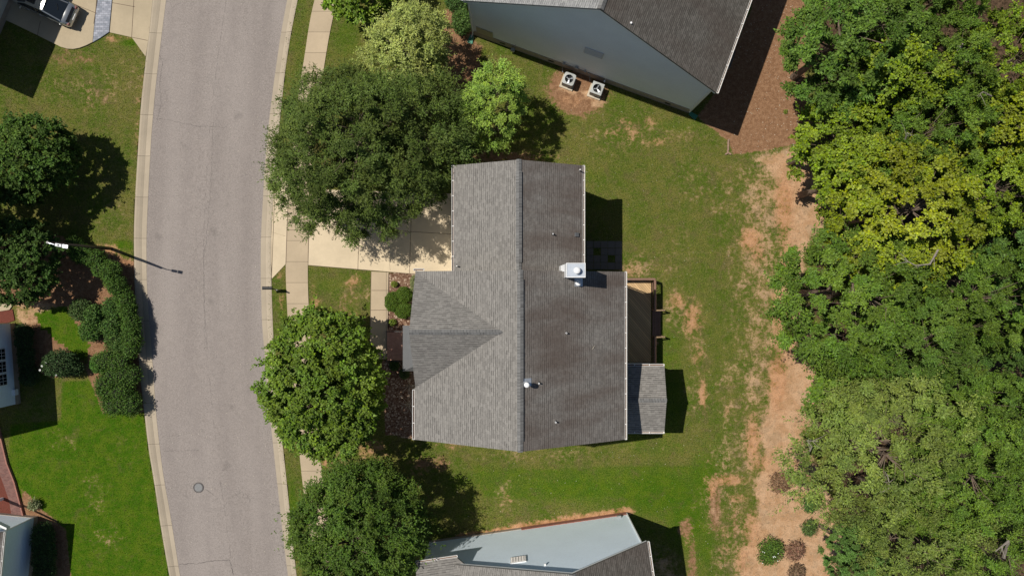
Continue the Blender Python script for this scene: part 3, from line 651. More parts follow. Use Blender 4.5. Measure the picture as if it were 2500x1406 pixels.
# sunroom
SZ, SR = .090, .1035; YS0, YS1, YSR, XS = 173, 318.5, 245.7, 338.5
mb = MB(); wallbox(XM1 - wi + .5, XS - 7, YS0 + 7, YS1 - 7, SZ * HC - .05)
mb.faces([T(XS - 7, YS0 + 7, SZ * HC - .05), T(XS - 7, YS1 - 7, SZ * HC - .05), T(XS - 7, YSR, SR * HC - .2), T(XS - 8, YS0 + 7, SZ * HC - .05), T(XS - 8, YS1 - 7, SZ * HC - .05), T(XS - 8, YSR, SR * HC - .2)], [(0, 1, 2), (5, 4, 3), (0, 3, 4, 1), (1, 4, 5, 2), (2, 5, 3, 0)])
mb.build("sunroom_wall", M['siding_cream'], mh)
slope([(XM1 - wi, YSR, SR), (XM1 - wi, YS0, SZ), (XS, YS0, SZ), (XS, YSR, SR)], M['shingle'], "sunroom_roof")
slope([(XM1 - wi, YSR, SR), (XS, YSR, SR), (XS, YS1, SZ), (XM1 - wi, YS1, SZ)], M['shingle'], "sunroom_roof")
ridge(XM1 - wi, YSR, XS + .5, YSR, SR, (SR - SZ) / 72.8, 4.5, .035)
gutter(mh, P3(XM1 + 4, YS0, SZ), P3(XS, YS0, SZ), Vector((0, 1, 0))); gutter(mh, P3(XM1 + 4, YS1, SZ), P3(XS, YS1, SZ), Vector((0, -1, 0)))
for (x, y, wx, wy) in ((XS - 6.6, 200, .05, 1.1), (XS - 6.6, 246, .05, 1.1), (XS - 6.6, 292, .05, 1.1)):
    f = MB().box(T(x, y, 2.6), (.08, 1.25, 1.45)).build("window_frame", M['white'], mh); MB().box(T(x + 1.2, y, 2.6), (.05, 1.1, 1.3)).build("pane", M['glass'], f)
# windows and doors on the other walls
for (x, y, z) in ((XM0 + wi - 1, 240, 4.9), (XM0 + wi - 1, 285, 4.9), (XM0 + wi - 1, 240, 1.8), (XM0 + wi - 1, 285, 1.8), (XM0 + wi - 1, 20, 4.9), (XM0 + wi - 1, 150, 4.9), (XM0 + wi - 1, 20, 1.8), (XM1 - wi + 1, 40, 4.9), (XM1 - wi + 1, 120, 4.9), (XM1 - wi + 1, 250, 5.4), (XG1 - wi + 1, -200, 4.9), (XG1 - wi + 1, -90, 4.9)):
    f = MB().box(T(x, y, z), (.08, 1.0, 1.5)).build("window_frame", M['white'], mh); s = 1 if x > 0 else -1
    MB().box(T(x + s * 1.3, y, z), (.05, .86, 1.36)).build("pane", M['glass'], f)
d = MB().box(T(XM0 + wi - 1, 118, 1.35), (.09, 1.0, 2.1)).build("door", M['brickred'], mh); MB().box(T(XM0 + wi - 3, 108, 1.3), (.06, .05, .12)).build("handle", M['steel'], d)
d = MB().box(T(XG0 + wi - 1, -148, 1.2), (.09, 4.6, 2.3)).build("garage_door", M['white'], mh)
pm_ = MB()
for i in range(3): pm_.box(T(XG0 + wi - 2.6, -148, .55 + i * .62), (.03, 4.3, .5))
pm_.build("door_panel", M['white'], d)
# front porch roof, floor, posts, railing
PK = .062
mb = MB()
a, b_, c_, d_ = P3(-250, 86, PK), P3(-250, 190, PK), P3(-198, 190, PK + .001), P3(-198, 86, PK + .012)
e_ = P3(-198, 166, PK + .016); f_ = P3(-198, 100, PK + .016)
mb.faces([a, b_, c_, e_, f_, d_], [(0, 1, 3, 4), (1, 2, 3), (0, 4, 5)]); n0 = [Vector(v) - Vector((0, 0, .14)) for v in (a, b_, c_, d_)]
mb.faces([a, b_, c_, d_] + n0, [(0, 4, 5, 1), (1, 5, 6, 2), (2, 6, 7, 3), (3, 7, 4, 0), (7, 6, 5, 4)])
pr = mb.build("porch_roof", M['membrane'], mh)
sm_ = MB()
for y in (104, 122, 140, 158): sm_.bar(P3(-249, y, PK) + Vector((0, 0, .02)), P3(-199, y, PK + .0155) + Vector((0, 0, .02)), .02, .02)
sm_.bar(P3(-250, 190, PK) + Vector((0, 0, .015)), P3(-198, 166, PK + .016) + Vector((0, 0, .015)), .05, .02)
sm_.build("seam", M['membrane'], pr)
mb = MB(); mb.prism([T(-303, 103, .30), T(-197, 103, .30), T(-197, 176, .30), T(-303, 176, .30)], .4); mb.build("porch_floor", M['brick'], mh)
for (x, y) in ((-246, 106), (-246, 172)): MB().box(T(x, y, 1.65), (.16, .16, 2.7)).build("porch_post", M['white'], mh)
for y in (104, 175):
    mb = MB()
    mb.tube([T(-304, y, .35), T(-300, y, 1.15), T(-270, y, 1.2), T(-248, y, 1.22)], .025, 6); mb.tube([T(-299, y, .5), T(-248, y, .5)], .015, 6)
    for i in range(11): mb.tube([T(-298 + i * 4.8, y, .5), T(-298 + i * 4.8, y, 1.18)], .01, 5)
    mb.build("handrail", M['black'], mh)
# chimney box
CK = .218; zt = CK * HC
ch_ = MB().prism([T(104, -47, zt), T(139.5, -47, zt), T(139.5, -20.5, zt), T(104, -20.5, zt)], zt).build("chimney", M['white'], mh)
MB().prism([T(105.3, -45.8, zt + .03), T(138.2, -45.8, zt + .03), T(138.2, -21.7, zt + .03), T(105.3, -21.7, zt + .03)], .03).build("chimney_cap", M['whitem'], ch_)
mb = MB(); 
for (x0, y0, x1, y1) in ((103.4, -47.6, 140.1, -46.2), (103.4, -21.3, 140.1, -19.9), (103.4, -46.2, 104.8, -21.3), (138.7, -46.2, 140.1, -21.3)): mb.prism([T(x0, y0, zt + .06), T(x1, y0, zt + .06), T(x1, y1, zt + .06), T(x0, y1, zt + .06)], .14)
mb.build("cap_rim", M['white'], ch_)
mb = MB(); mb.cyl(T(123, -33, zt + .02), .13, .34, 18); mb.dome(T(123, -33, zt + .34), .20, .09, 20); mb.cyl(T(123, -33, zt + .28), .20, .06, 20); mb.build("flue", M['white'], ch_, smooth=False)
MB().prism([T(98, -45, 9.05), T(105, -47, 9.7), T(105, -32, 9.7), T(98, -33, 9.15)], 1.6).build("cricket", M['white'], ch_)
# roof vents
def zm(x): return (KM - sm * abs(x - XR)) * HC
def flue_vent(px, py, r, h, name="round_roof_vent"):
    z = zm((px - CX) * .83); p = G(px, py, z + h); p.z = z - .05
    m_ = MB().cyl(p, r * .62, h * .8, 16); v = m_.build(name, M['steel'], mh, smooth=False)
    m2 = MB(); m2.cyl(p + Vector((0, 0, h * .8)), r, h * .18, 20); m2.dome(p + Vector((0, 0, h * .98)), r, r * .35, 20); m2.build("vent_cap", M['white'], v)
    m3 = MB().box(p + Vector((.05, .05, .06)), (r * 3.4, r * 3.0, .02), 0, 0, math.atan(.47)); m3.build("flashing", M['steel'], v)
flue_vent(1412, 691, .17, .40); flue_vent(1286, 940, .155, .85)
def pipe(px, py):
    z = zm((px - CX) * .83) if py > 640 else (KG - sg_ * abs((px - CX) * .85 - XRG)) * HC; p = G(px, py, z + .28); p.z = z - .05
    v = MB().tube([p, p + Vector((0, 0, .34))], .05, 10).build("vent_pipe", M['white'], mh)
    MB().tube([p + Vector((0, 0, .02)), p + Vector((0, 0, .13))], [.12, .055], 12).build("boot", M['black'], v)
    MB().cyl(p + Vector((0, 0, .335)), .028, .01, 8).build("bore", M['black'], v)
for q in ((1350, 571), (1383, 813), (1316, 936), (1357, 1031)): pipe(*q)
z = (KG - sg_ * (137 - 12)) * HC; p = G(1408, 573, z + .15); p.z = z + .06
MB().box(p, (.28, .26, .16), 0, 0, math.atan(.47)).build("box_vent", M['membrane'], mh, bevel=.02)

# ---- deck
dk = thing("wooden_deck", "brown wooden deck with railings behind the central house", "deck", T(290, 90))
DZ = .55
MB().prism([T(XM1 - wi, -19, DZ), T(336, -19, DZ), T(336, YS0 + 6, DZ), T(XM1 - wi, YS0 + 6, DZ)], .06).build("floor", M['deck'], dk)
for (x, y) in ((333, -17), (333, 52), (333, 115), (333, 170), (240, -17)): MB().box(T(x, y, DZ / 2 - .06), (.14, .14, DZ - .04)).build("post", M['rail'], dk)
mb = MB(); mb.bar(T(335, -19, DZ - .17), T(335, YS0, DZ - .17), .05, .2); mb.bar(T(240, -18, DZ - .17), T(335, -18, DZ - .17), .05, .2)
mb.build("frame", M['rail'], dk)
def railing(a, b):
    a = Vector(a); b = Vector(b); up = Vector((0, 0, 1)); L = (b - a).length; n = int(L / .115)
    r = MB(); r.bar(a + up * 1.0, b + up * 1.0, .15, .04); r.bar(a + up * .92, b + up * .92, .04, .09); r.bar(a + up * .12, b + up * .12, .04, .09)
    for q in (a, b): r.bar(q, q + up * .98, .1, .1, up=Vector((1, 0, 0)))
    o = r.build("railing", M['rail'], dk)
    bb = MB()
    for i in range(1, n): p = a + (b - a) * (i / n); bb.box(p + up * .5 + Vector((0, 0, 0)), (.035, .035, .84))
    bb.build("balusters", M['rail'], o)
railing(T(240, -21, DZ), T(338.5, -21, DZ)); railing(T(338.5, -18.5, DZ), T(338.5, 52.5, DZ)); railing(T(338.5, 116.5, DZ), T(338.5, YS0 + 5, DZ))
mb = MB()
for i in range(2):
    z = DZ - .16 * (i + 1)
    for q in range(2): mb.box(T(342.5 + i * 11 + q * 5.2, 84.5, z), (.145, 1.90, .04))
st_ = mb.build("stair", M['rail'], dk)
for y in (53, 116): MB().bar(T(337, y, DZ - .12), T(362, y, .12), .05, .2).build("stringer", M['rail'], st_)
for y in (53, 116.5):
    mb = MB(); mb.bar(T(339, y, DZ + .98), T(365, y, DZ + .62), .10, .045); mb.bar(T(363, y, 0), T(363, y, DZ + .60), .09, .09, up=Vector((1, 0, 0))); mb.build("stair_rail", M['stairw'], dk)

# ---- upper house (north)
nh = thing("house", "large pale grey sided house with dark brown roof at the top of the frame", "house", T(163, -700))
NO, NU, NV = (-93, -618), (.940, .341), (.341, -.940)
Wn, zn = gable_house(nh, NO, NU, NV, 0, 556, 420, 276, .127, .244, .127, 10, 10, 10, M['siding_grey'], M['shingle_pale'], M['shingle_brown'], True, .8)
rotn = -math.atan2(.341, .940)
def Uw(U): return Vector((U[0], -U[1], 0)).normalized()
gutter(nh, Wn(566, -10, .127 * HC), Wn(566, 430, .127 * HC), Uw(NU)); gutter(nh, Wn(-10, -10, .127 * HC), Wn(-10, 430, .127 * HC), -Uw(NU))
def onwall(Wf, u, z, out=1.2): return Wf(u, -out, z)
v_ = MB().box(onwall(Wn, 291, 4.85), (1.35, .06, .95), rotn).build("gable_vent", M['louver'], nh)
mb = MB()
for i in range(7): mb.box(onwall(Wn, 291, 4.48 + i * .125, 2.4), (1.25, .03, .06), rotn, rx=-.5)
mb.build("louvre", M['louver'], v_)
MB().box(onwall(Wn, 30, 1.35, 1.0), (1.25, .06, 1.0), rotn).build("access_panel", M['tan'], nh)
for u in (75, 200, 500): MB().box(onwall(Wn, u, .45, 2.0), (.42, .04, .16), rotn).build("foundation_vent", M['black'], nh)
mb = MB()
pts = [Wn(232, -3, .95), Wn(262, -3, 1.05), Wn(292, -3, 1.05), Wn(300, -4, .7), Wn(304, -12, .3)]
mb.tube(pts, .022, 6); mb.tube([Wn(232, -3, .95), Wn(232, -8, .3), Wn(236, -16, .25)], .022, 6); mb.build("conduit", M['grey'], nh)
for u, z, s in ((232, 1.05, .2), (264, 1.15, .26), (286, 1.05, .14)): MB().box(Wn(u, -4, z), (s, .12, s * 1.1), rotn).build("switch_box", M['grey'], nh)
mb = MB(); mb.tube([Wn(338, -2, 1.6), Wn(338, -3, .75)], .02, 6); mb.box(Wn(338, -5, .6), (.1, .14, .12), rotn); mb.build("disconnect_pipe", M['white'], nh)
mb = MB(); mb.box(Wn(104, -8, .45), (.28, .22, .3), rotn); mb.tube([Wn(104, -6, .5), Wn(107, -5, 1.1), Wn(109, -2, 1.2)], .02, 6); mb.build("gas_meter", M['grey'], nh)
mb = MB(); mb.bar(Wn(-1.5, -2, .3), Wn(-1.5, -2, zn(0) - .25), .08, .07, up=Vector((0, 1, 0))); mb.bar(Wn(-1.5, -2, .3), Wn(-3, -10, .12), .08, .07); mb.build("downspout", M['white'], nh); mb = MB(); mb.bar(Wn(557.5, -2, .3), Wn(557.5, -2, zn(556) - .3), .08, .07, up=Vector((0, 1, 0))); mb.build("downspout", M['white'], nh)
p = G(1541, 56, zn(350) + .3); p.z = zn(350) - .1; q = MB().tube([p, p + Vector((0, 0, .4))], .06, 10).build("vent_pipe", M['white'], nh); MB().tube([p + Vector((0, 0, .02)), p + Vector((0, 0, .16))], [.14, .06], 12).build("boot", M['black'], q)
MB().prism([Wn(556, 60, 5.9), Wn(578, 60, 5.6), Wn(578, 95, 5.6), Wn(556, 95, 5.9)], 5.9).build("side_bay", M['siding_grey'], nh)
MB().prism([Wn(556, 58, 6.05), Wn(580, 58, 5.7), Wn(580, 97, 5.7), Wn(556, 97, 6.05)], .1).build("bay_roof", M['shingle_brown'], nh)
# rear window on the hidden east side and a west one, for other viewpoints
for v in (170, 260, 350):
    f = MB().box(Wn(557, v, 4.6), (.08, 1.0, 1.5), rotn).build("window_frame", M['white'], nh); MB().box(Wn(558.3, v, 4.6), (.05, .86, 1.36), rotn).build("pane", M['glass'], f)

# ---- lower house (south)
sh = thing("house", "pale blue sided house with grey roof at the bottom edge, gable vent facing the lawn", "house", T(40, 700))
SO, SU, SV = (-200, 617), (.9895, -.1443), (.1443, .9895)
Ws, zs = gable_house(sh, SO, SU, SV, 0, 485, 420, 323, .090, .198, .134, 4, 8, 10, M['siding_blue'], M['shingle'], M['shingle_brown'], True, .35)
rots = math.atan2(.1443, .9895)
gutter(sh, Ws(493, -10, .134 * HC), Ws(493, 430, .134 * HC), Uw(SU))
f = MB().box(Ws(216, -1.0, 5.9), (1.05, .06, .95), rots).build("gable_vent", M['white'], sh)
mb = MB()
for i in range(6): mb.box(Ws(216, -2.2, 5.55 + i * .14), (.96, .03, .06), rots, rx=-.5)
for i in range(5): mb.box(Ws(204 + i * 6, -2.6, 5.9), (.03, .03, .82), rots)
mb.build("louvre", M['louver'], f)
mb = MB(); mb.prism([Ws(-6, -22, .112 * HC), Ws(84, -22, .112 * HC), Ws(250, 130, .165 * HC), Ws(-6, 130, .165 * HC)], .16); mb.build("wing_roof", M['shingle'], sh)
mb = MB(); mb.prism([Ws(0, 3, .112 * HC), Ws(80, 3, .112 * HC), Ws(80, 120, .14 * HC), Ws(0, 120, .14 * HC)], 6); mb.build("wing_wall", M['siding_blue'], sh)
gutter(sh, Ws(-6, -22, .112 * HC), Ws(86, -22, .112 * HC), -Uw(SV))
MB().box(Ws(272, -2, 7.4), (.12, .14, .08), rots).build("soffit_lamp", M['white'], sh)
mb = MB(); mb.box(Ws(462, -3, .9), (.28, .14, .22), rots); mb.build("meter_box", M['grey'], sh)
mb = MB(); mb.prism([Ws(225, -1.6, .52), Ws(483, -1.6, .52), Ws(483, .5, .52), Ws(225, .5, .52)], .6); mb.build("brick_footing", M['brickred'], sh)
MB().prism([Ws(485, 130, 5.8), Ws(512, 130, 5.5), Ws(512, 190, 5.5), Ws(485, 190, 5.8)], 5.8).build("side_bay", M['siding_blue'], sh)

# ---- left houses
wm = thing("house", "pale blue house cut off by the left edge with a white framed window", "house", T(-1400, 180))
WO, WU, WV = (-1213, 87), (-.9975, .067), (.067, .9975)
Ww, zw = gable_house(wm, WO, WU, WV, 0, 420, 194, 210, .093, .165, .093, 8, 8, 22, M['siding_blue'], M['shingle'], M['shingle'], True, .5)
rotw = math.atan2(-.067, -.9975)
for v in (70, 100, 130):
    f = MB().box(Ww(-1.2, v, 2.0), (.08, .86, 1.5), rotw).build("window_frame", M['white'], wm); MB().box(Ww(-2.4, v, 2.0), (.05, .74, 1.36), rotw).build("pane", M['glass'], f)
    mu = MB()
    for i in range(1, 3): mu.box(Ww(-3.2, v - 11 + i * 7.5, 2.0), (.02, .02, 1.34), rotw)
    for i in range(1, 4): mu.box(Ww(-3.2, v, 1.35 + i * .33), (.02, .72, .02), rotw)
    mu.build("muntin", M['white'], f)
MB().box(Ww(-3, 165, .55), (.18, .42, .35), rotw).build("wall_vent", M['white'], wm)
wl = thing("house", "low pale house cut off by the lower left corner with white gutter", "house", T(-1350, 700))
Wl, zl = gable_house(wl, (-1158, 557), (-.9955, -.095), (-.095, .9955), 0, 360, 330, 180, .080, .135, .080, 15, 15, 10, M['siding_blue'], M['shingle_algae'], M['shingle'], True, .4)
gutter(wl, Wl(-15, -10, .08 * HC), Wl(-15, 340, .08 * HC), Vector((.9955, -.095, 0)))
MB().prism([Wl(1, -8, 3.1), Wl(90, -40, 3.1), Wl(90, -36, 3.1), Wl(1, -3, 3.1)], .35).build("porch_beam", M['white'], wl)
MB().box(Wl(88, -36, 1.4), (.18, .18, 2.9)).build("porch_post", M['white'], wl)
wn_ = thing("house", "house beyond the top left corner whose shadow crosses the driveway and car", "house", T(-1500, -700))
gable_house(wn_, (-1292, -520), (-.92, -.392), (.392, -.92), 0, 380, 520, 190, .135, .205, .135, 8, 8, 10, M['siding_cream'], M['shingle'], M['shingle'], True, .5)

# ------------------------------------------------------------------ foliage
def unit(a): return a / (np.linalg.norm(a, axis=-1, keepdims=True) + 1e-9)
def leaf_mesh(name, pos, along, normal, length, width, hue, val, fold=.0):
    """diamond leaves as quads; arrays (N,3)"""
    n = len(pos); a = unit(along); nm = unit(normal - a * np.sum(normal * a, 1, keepdims=True)); sd = np.cross(a, nm)
    L = length[:, None]; Wd_ = width[:, None]
    p0 = pos; p2 = pos + a * L; mid = pos + a * L * .45
    p1 = mid + sd * Wd_ * .5 + nm * Wd_ * fold; p3 = mid - sd * Wd_ * .5 + nm * Wd_ * fold
    co = np.stack([p0, p1, p2, p3], 1).reshape(-1, 3).astype(np.float32)
    me = bpy.data.meshes.new(name); me.vertices.add(4 * n); me.vertices.foreach_set("co", co.ravel())
    me.loops.add(4 * n); me.loops.foreach_set("vertex_index", np.arange(4 * n, dtype=np.int32))
    me.polygons.add(n); me.polygons.foreach_set("loop_start", np.arange(0, 4 * n, 4, dtype=np.int32))
    try: me.polygons.foreach_set("loop_total", np.full(n, 4, dtype=np.int32))
    except Exception: pass
    at = me.attributes.new("rnd", 'FLOAT_VECTOR', 'FACE')
    at.data.foreach_set("vector", np.stack([hue, val ** 1.5, RNG.random(n)], 1).astype(np.float32).ravel())
    me.update(calc_edges=True); me.materials.append(M['leaf'])
    return me
def rand_dirs(n): return unit(RNG.normal(size=(n, 3)))

def crown(R, hz, nclump, leaves_per, rc, leaf, wr, seed, droop=0.0, lobes=9, lobe_amp=.30, shell=.45, flat=.62, twigs=9, upb=.9, cone=0.0, jitter=.35, space=.95, inner=.3, shag=.25):
    """leaf arrays and clump centres: spaced leafy puffs over a lobed crown surface, with some inside"""
    global RNG
    RNG = np.random.default_rng(seed)
    ld = rand_dirs(lobes); la = RNG.uniform(-.6, 1.0, lobes) * lobe_amp
    d = rand_dirs(2600); d = d[d[:, 2] > -.40]
    f = 1 + (np.clip(d @ ld.T - .55, 0, 1) / .45 * la).sum(1)
    rad = RNG.uniform(1 - shell * .55, 1.0, len(d)); cand = d * (rad * f)[:, None] * np.array([R, R, hz])
    if cone: cand[:, :2] *= (1 - cone * np.clip((cand[:, 2:3] / hz + 1) / 2, 0, 1))
    keep = []; sp = rc * space
    for i in range(len(cand)):
        if len(keep) >= nclump: break
        if not keep or np.min(np.sum((cand[keep] - cand[i]) ** 2, 1)) > sp * sp * RNG.uniform(.55, 1.6): keep.append(i)
    cs = cand[keep]; ni = int(len(cs) * inner)
    di = rand_dirs(ni); cs = np.concatenate([cs, di * (RNG.uniform(.25, .72, ni))[:, None] * np.array([R, R, hz])]); nclump = len(cs)
    nt_ = nclump * twigs; ci = np.repeat(np.arange(nclump), twigs)
    outw = unit(cs + np.array([0, 0, hz * .25])); td = unit(rand_dirs(nt_) + outw[ci] * .9 + np.array([0, 0, .45 - droop]))
    csz = RNG.uniform(.6, 1.35, nclump); tl = rc * RNG.uniform(.55, 1.0, nt_) * csz[ci]
    sh_ = RNG.random(nt_) < .10; tl = np.where(sh_, tl * (1 + shag * 2.2), tl)
    nl = int(leaves_per / twigs); ti = np.repeat(np.arange(nt_), nl); t = RNG.random(len(ti)) ** .6
    base = cs[ci][ti]; pos = base + td[ti] * (tl[ti] * t)[:, None] * np.array([1, 1, flat])
    pos += RNG.normal(size=pos.shape) * rc * .10 * jitter * 2
    pos[:, 2] -= droop * (tl[ti] * t) ** 2 * .5
    al = unit(td[ti] * .6 + rand_dirs(len(ti)) * .9); al[:, 2] *= .5
    pd = unit(pos - base + np.array([0, 0, .15]))
    nm = unit(np.array([0, 0, upb * .7]) + outw[ci][ti] * .2 + pd * .55 + rand_dirs(len(ti)) * .45)
    L = leaf * RNG.uniform(.7, 1.3, len(ti)); Wd_ = L * wr * RNG.uniform(.8, 1.2, len(ti))
    cv = RNG.random(nclump); ch2 = RNG.random(nclump); sect = .5 + .5 * np.sin(cs[:, 0] * .9 + seed) * np.cos(cs[:, 1] * .8 + seed * 2)
    val = np.clip(.22 + .30 * cv[ci][ti] + .2 * sect[ci][ti] + .50 * (RNG.random(len(ti)) - .5) , 0, 1); hue = np.clip(.25 + .5 * ch2[ci][ti] + .5 * (RNG.random(len(ti)) - .5), 0, 1)
    return pos, al, nm, L, Wd_, hue, val, cs

def limbs(mb, cs, trunk_h, hc, R, tr, n_limb, seed):
    rg = np.random.default_rng(seed)
    top = Vector((0, 0, hc + R * .25)); mb.tube([(0, 0, -.1), (tr * .2, 0, trunk_h * .5), (0, tr * .3, trunk_h), tuple(Vector((0, 0, (trunk_h + top.z) / 2))), top], [tr * 1.25, tr, tr * .85, tr * .5, tr * .18], 9)
    nodes = [(Vector((0, 0, z)), tr * (.8 - .5 * i / 6)) for i, z in enumerate(np.linspace(trunk_h, top.z, 6))]
    for i in range(n_limb):
        a = 2 * math.pi * (i + rg.uniform(-.3, .3)) / n_limb; z0 = trunk_h + (hc - trunk_h) * rg.uniform(0, .9); e = rg.uniform(.2, .75); l = R * rg.uniform(.6, .82)
        p = Vector((0, 0, z0)); pts = [p.copy()]; dr = Vector((math.cos(a) * math.cos(e), math.sin(a) * math.cos(e), math.sin(e)))
        for k in range(4): dr = (dr + Vector(rg.normal(size=3)) * .16).normalized(); p = p + dr * l / 4; pts.append(p.copy())
        rs = [tr * .45 * (1 - .2 * k) for k in range(5)]; mb.tube(pts, rs, 6, False); nodes += list(zip(pts[1:], rs[1:]))
    npn = np.array([list(n[0]) for n in nodes])
    for c in cs:
        dd = np.linalg.norm(npn - c, axis=1) + (npn[:, 2] > c[2]) * .8; j = int(dd.argmin()); a = nodes[j][0]; b = Vector(c)
        m_ = (a + b) / 2 + Vector(rg.normal(size=3)) * .12 * (b - a).length; r0 = min(nodes[j][1] * .5, .06)
        mb.tube([a, m_, b], [r0, r0 * .6, r0 * .25], 4, False)

def make_tree(name, label, cat, px, py, hc, R, hz, col, seed, group=None, trunk_h=2.0, tr=.16, nclump=160, lp=150, rc=.9, leaf=.17, wr=.55, n_limb=7, bark='bark', branch_show=0, **kw):
    c = G(px, py, hc); root = thing(name, label, cat, (c.x, c.y, 0), group)
    pos, al, nm, L, Wd_, hue, val, cs = crown(R, hz, nclump, lp, rc, leaf, wr, seed, **kw)
    off = np.array([0, 0, hc]); me = leaf_mesh("crown", pos + off, al, nm, L, Wd_, hue, val)
    o = bpy.data.objects.new("crown", me); COL.objects.link(o); o.parent = root; o.color = (*col, 1)
    mb = MB(); limbs(mb, cs + off, trunk_h, hc, min(R, hz * 1.4), tr, n_limb, seed)
    t = mb.build("trunk", M[bark]); t.parent = root
    return root
def copy_tree(src, label, px, py, hc_src, sxy, sz, rz, col, group=None):
    h = hc_src * sz; c = G(px, py, h); r = src.copy(); COL.objects.link(r); r.location = (c.x, c.y, 0); r.scale = (sxy, sxy, sz); r.rotation_euler = (0, 0, rz)
    r['label'] = label
    if group: r['group'] = group
    for chd in src.children:
        d = chd.copy(); COL.objects.link(d); d.parent = r
        if d.name.startswith("crown"): d.color = (*col, 1)
    return r

DG = (.052, .082, .022)
# yard trees
make_tree("oak_tree", "huge dark fine-leaved street tree beside the garage, largest in the yard", "tree", 889, 346, 5.2, 4.9, 3.9, (.088, .132, .024), 3, None, 2.2, .24, 330, 420, 1.05, .15, .36, 12, lobe_amp=.30, lobes=20, shell=.62, twigs=30, flat=.7, jitter=.25, space=.72, shag=.22, inner=.35)
make_tree("feathery_tree", "pale yellow-green feathery tree behind the huge dark tree", "tree", 988, 128, 4.6, 2.65, 2.6, (.29, .345, .08), 5, None, 1.5, .10, 130, 230, .70, .15, .36, 8, lobe_amp=.35, shell=.5, twigs=19, flat=.8, bark='bark_pale', shag=.5)
make_tree("soft_conifer", "soft bright green fluffy tree between the two central houses", "tree", 1198, 250, 4.4, 2.05, 3.0, (.235, .37, .050), 10, None, 1.0, .11, 90, 330, .58, .12, .42, 8, lobe_amp=.65, lobes=12, shell=.6, twigs=22, flat=.6, cone=.25, space=1.0, shag=.4)
make_tree("maple_tree", "round mid-green maple in front of the porch walk", "tree", 790, 936, 4.6, 3.6, 3.3, (.120, .198, .020), 14, None, 1.8, .17, 210, 300, .75, .17, .72, 10, lobe_amp=.26, shell=.50, twigs=16, flat=.6, space=.95, shag=.35, inner=.45)
make_tree("oak_tree", "dark glossy tree at the bottom edge beside the pale blue house", "tree", 868, 1308, 4.8, 4.1, 3.5, (.076, .138, .018), 21, None, 2.0, .2, 270, 320, .85, .16, .45, 11, lobe_amp=.22, shell=.42, twigs=20, flat=.6, space=.85, shag=.5)
make_tree("yard_tree", "dark rounded tree on the left lawn below the driveway", "tree", 62, 394, 3.0, 2.7, 2.1, (.062, .118, .018), 23, None, 1.2, .15, 150, 220, .62, .17, .6, 8, lobe_amp=.2, shell=.4, twigs=12)
make_tree("yard_tree", "shaded dark tree at the left edge by the street lamp", "tree", 35, 640, 2.6, 2.7, 2.0, (.045, .090, .016), 25, None, 1.2, .13, 140, 200, .65, .18, .55, 8, lobe_amp=.2, shell=.4, twigs=11)
make_tree("added_shade_tree", "unseen tree added beyond the left edge to cast shade on the lawn", "tree", -225, 490, 6.2, 3.4, 3.2, (.06, .10, .025), 27, None, 2.5, .2, 240, 170, 1.1, .26, .6, 8, lobe_amp=.12, shell=.35, twigs=10)  # added out of view, placed for its shadow on the left lawn
make_tree("yard_tree", "bright leafy tree clipped by the top edge beside the sidewalk", "tree", 882, -62, 4.2, 2.3, 2.0, (.14, .24, .02), 29, None, 1.4, .12, 110, 160, .6, .19, .6, 7, shell=.4, twigs=11)

# forest: five different trees, then copies
FC = {'green': (.105, .185, .020), 'mid': (.088, .162, .022), 'yellow': (.215, .265, .014), 'lime': (.160, .240, .014), 'olive': (.155, .212, .038), 'dark': (.055, .108, .018), 'blue': (.092, .180, .034)}
FG = "trees of the woodland edge"
fw = dict(trunk_h=4.0, tr=.22)
p1 = make_tree("broadleaf_tree", "rounded green tree bulging farthest out over the bare strip", "tree", 2092, 718, 8.5, 3.7, 3.8, FC['green'], 41, FG, nclump=95, lp=560, rc=1.05, leaf=.175, wr=.40, twigs=26, lobe_amp=.34, shell=.60, space=1.12, inner=.15, flat=.55, jitter=.25, **fw)
p2 = make_tree("broadleaf_tree", "big yellow-leaved tree in the middle of the woodland edge", "tree", 2200, 520, 9.5, 4.1, 3.4, FC['yellow'], 43, FG, nclump=110, lp=470, rc=1.0, leaf=.145, wr=.8, twigs=22, lobe_amp=.36, shell=.62, space=1.12, inner=.15, flat=.55, jitter=.25, **fw)
p3 = make_tree("broadleaf_tree", "sparse olive tree with bare grey branches over the sandy strip", "tree", 2140, 1100, 8.5, 3.9, 3.0, FC['olive'], 47, FG, nclump=120, lp=300, rc=.95, leaf=.165, wr=.38, twigs=18, lobe_amp=.40, shell=.62, space=1.08, inner=.25, shag=.5, n_limb=11, **fw)
p4 = make_tree("broadleaf_tree", "dark green tree leaning out at the top left of the woodland", "tree", 2062, 95, 7.8, 3.2, 3.5, FC['mid'], 53, FG, nclump=85, lp=460, rc=1.0, leaf=.175, wr=.5, twigs=24, lobe_amp=.40, shell=.60, space=1.12, inner=.15, flat=.55, jitter=.25, **fw)
p5 = make_tree("broadleaf_tree", "small yellow-edged tree where the brown bed meets the woods", "tree", 2028, 350, 6.5, 2.1, 2.7, FC['lime'], 59, FG, nclump=55, lp=340, rc=.85, leaf=.15, wr=.75, twigs=20, lobe_amp=.38, shell=.55, space=1.08, inner=.2, flat=.55, jitter=.25, **fw)
HS = {1: 8.5, 2: 9.5, 3: 8.5, 4: 7.8, 5: 6.5}; PS = {1: p1, 2: p2, 3: p3, 4: p4, 5: p5}
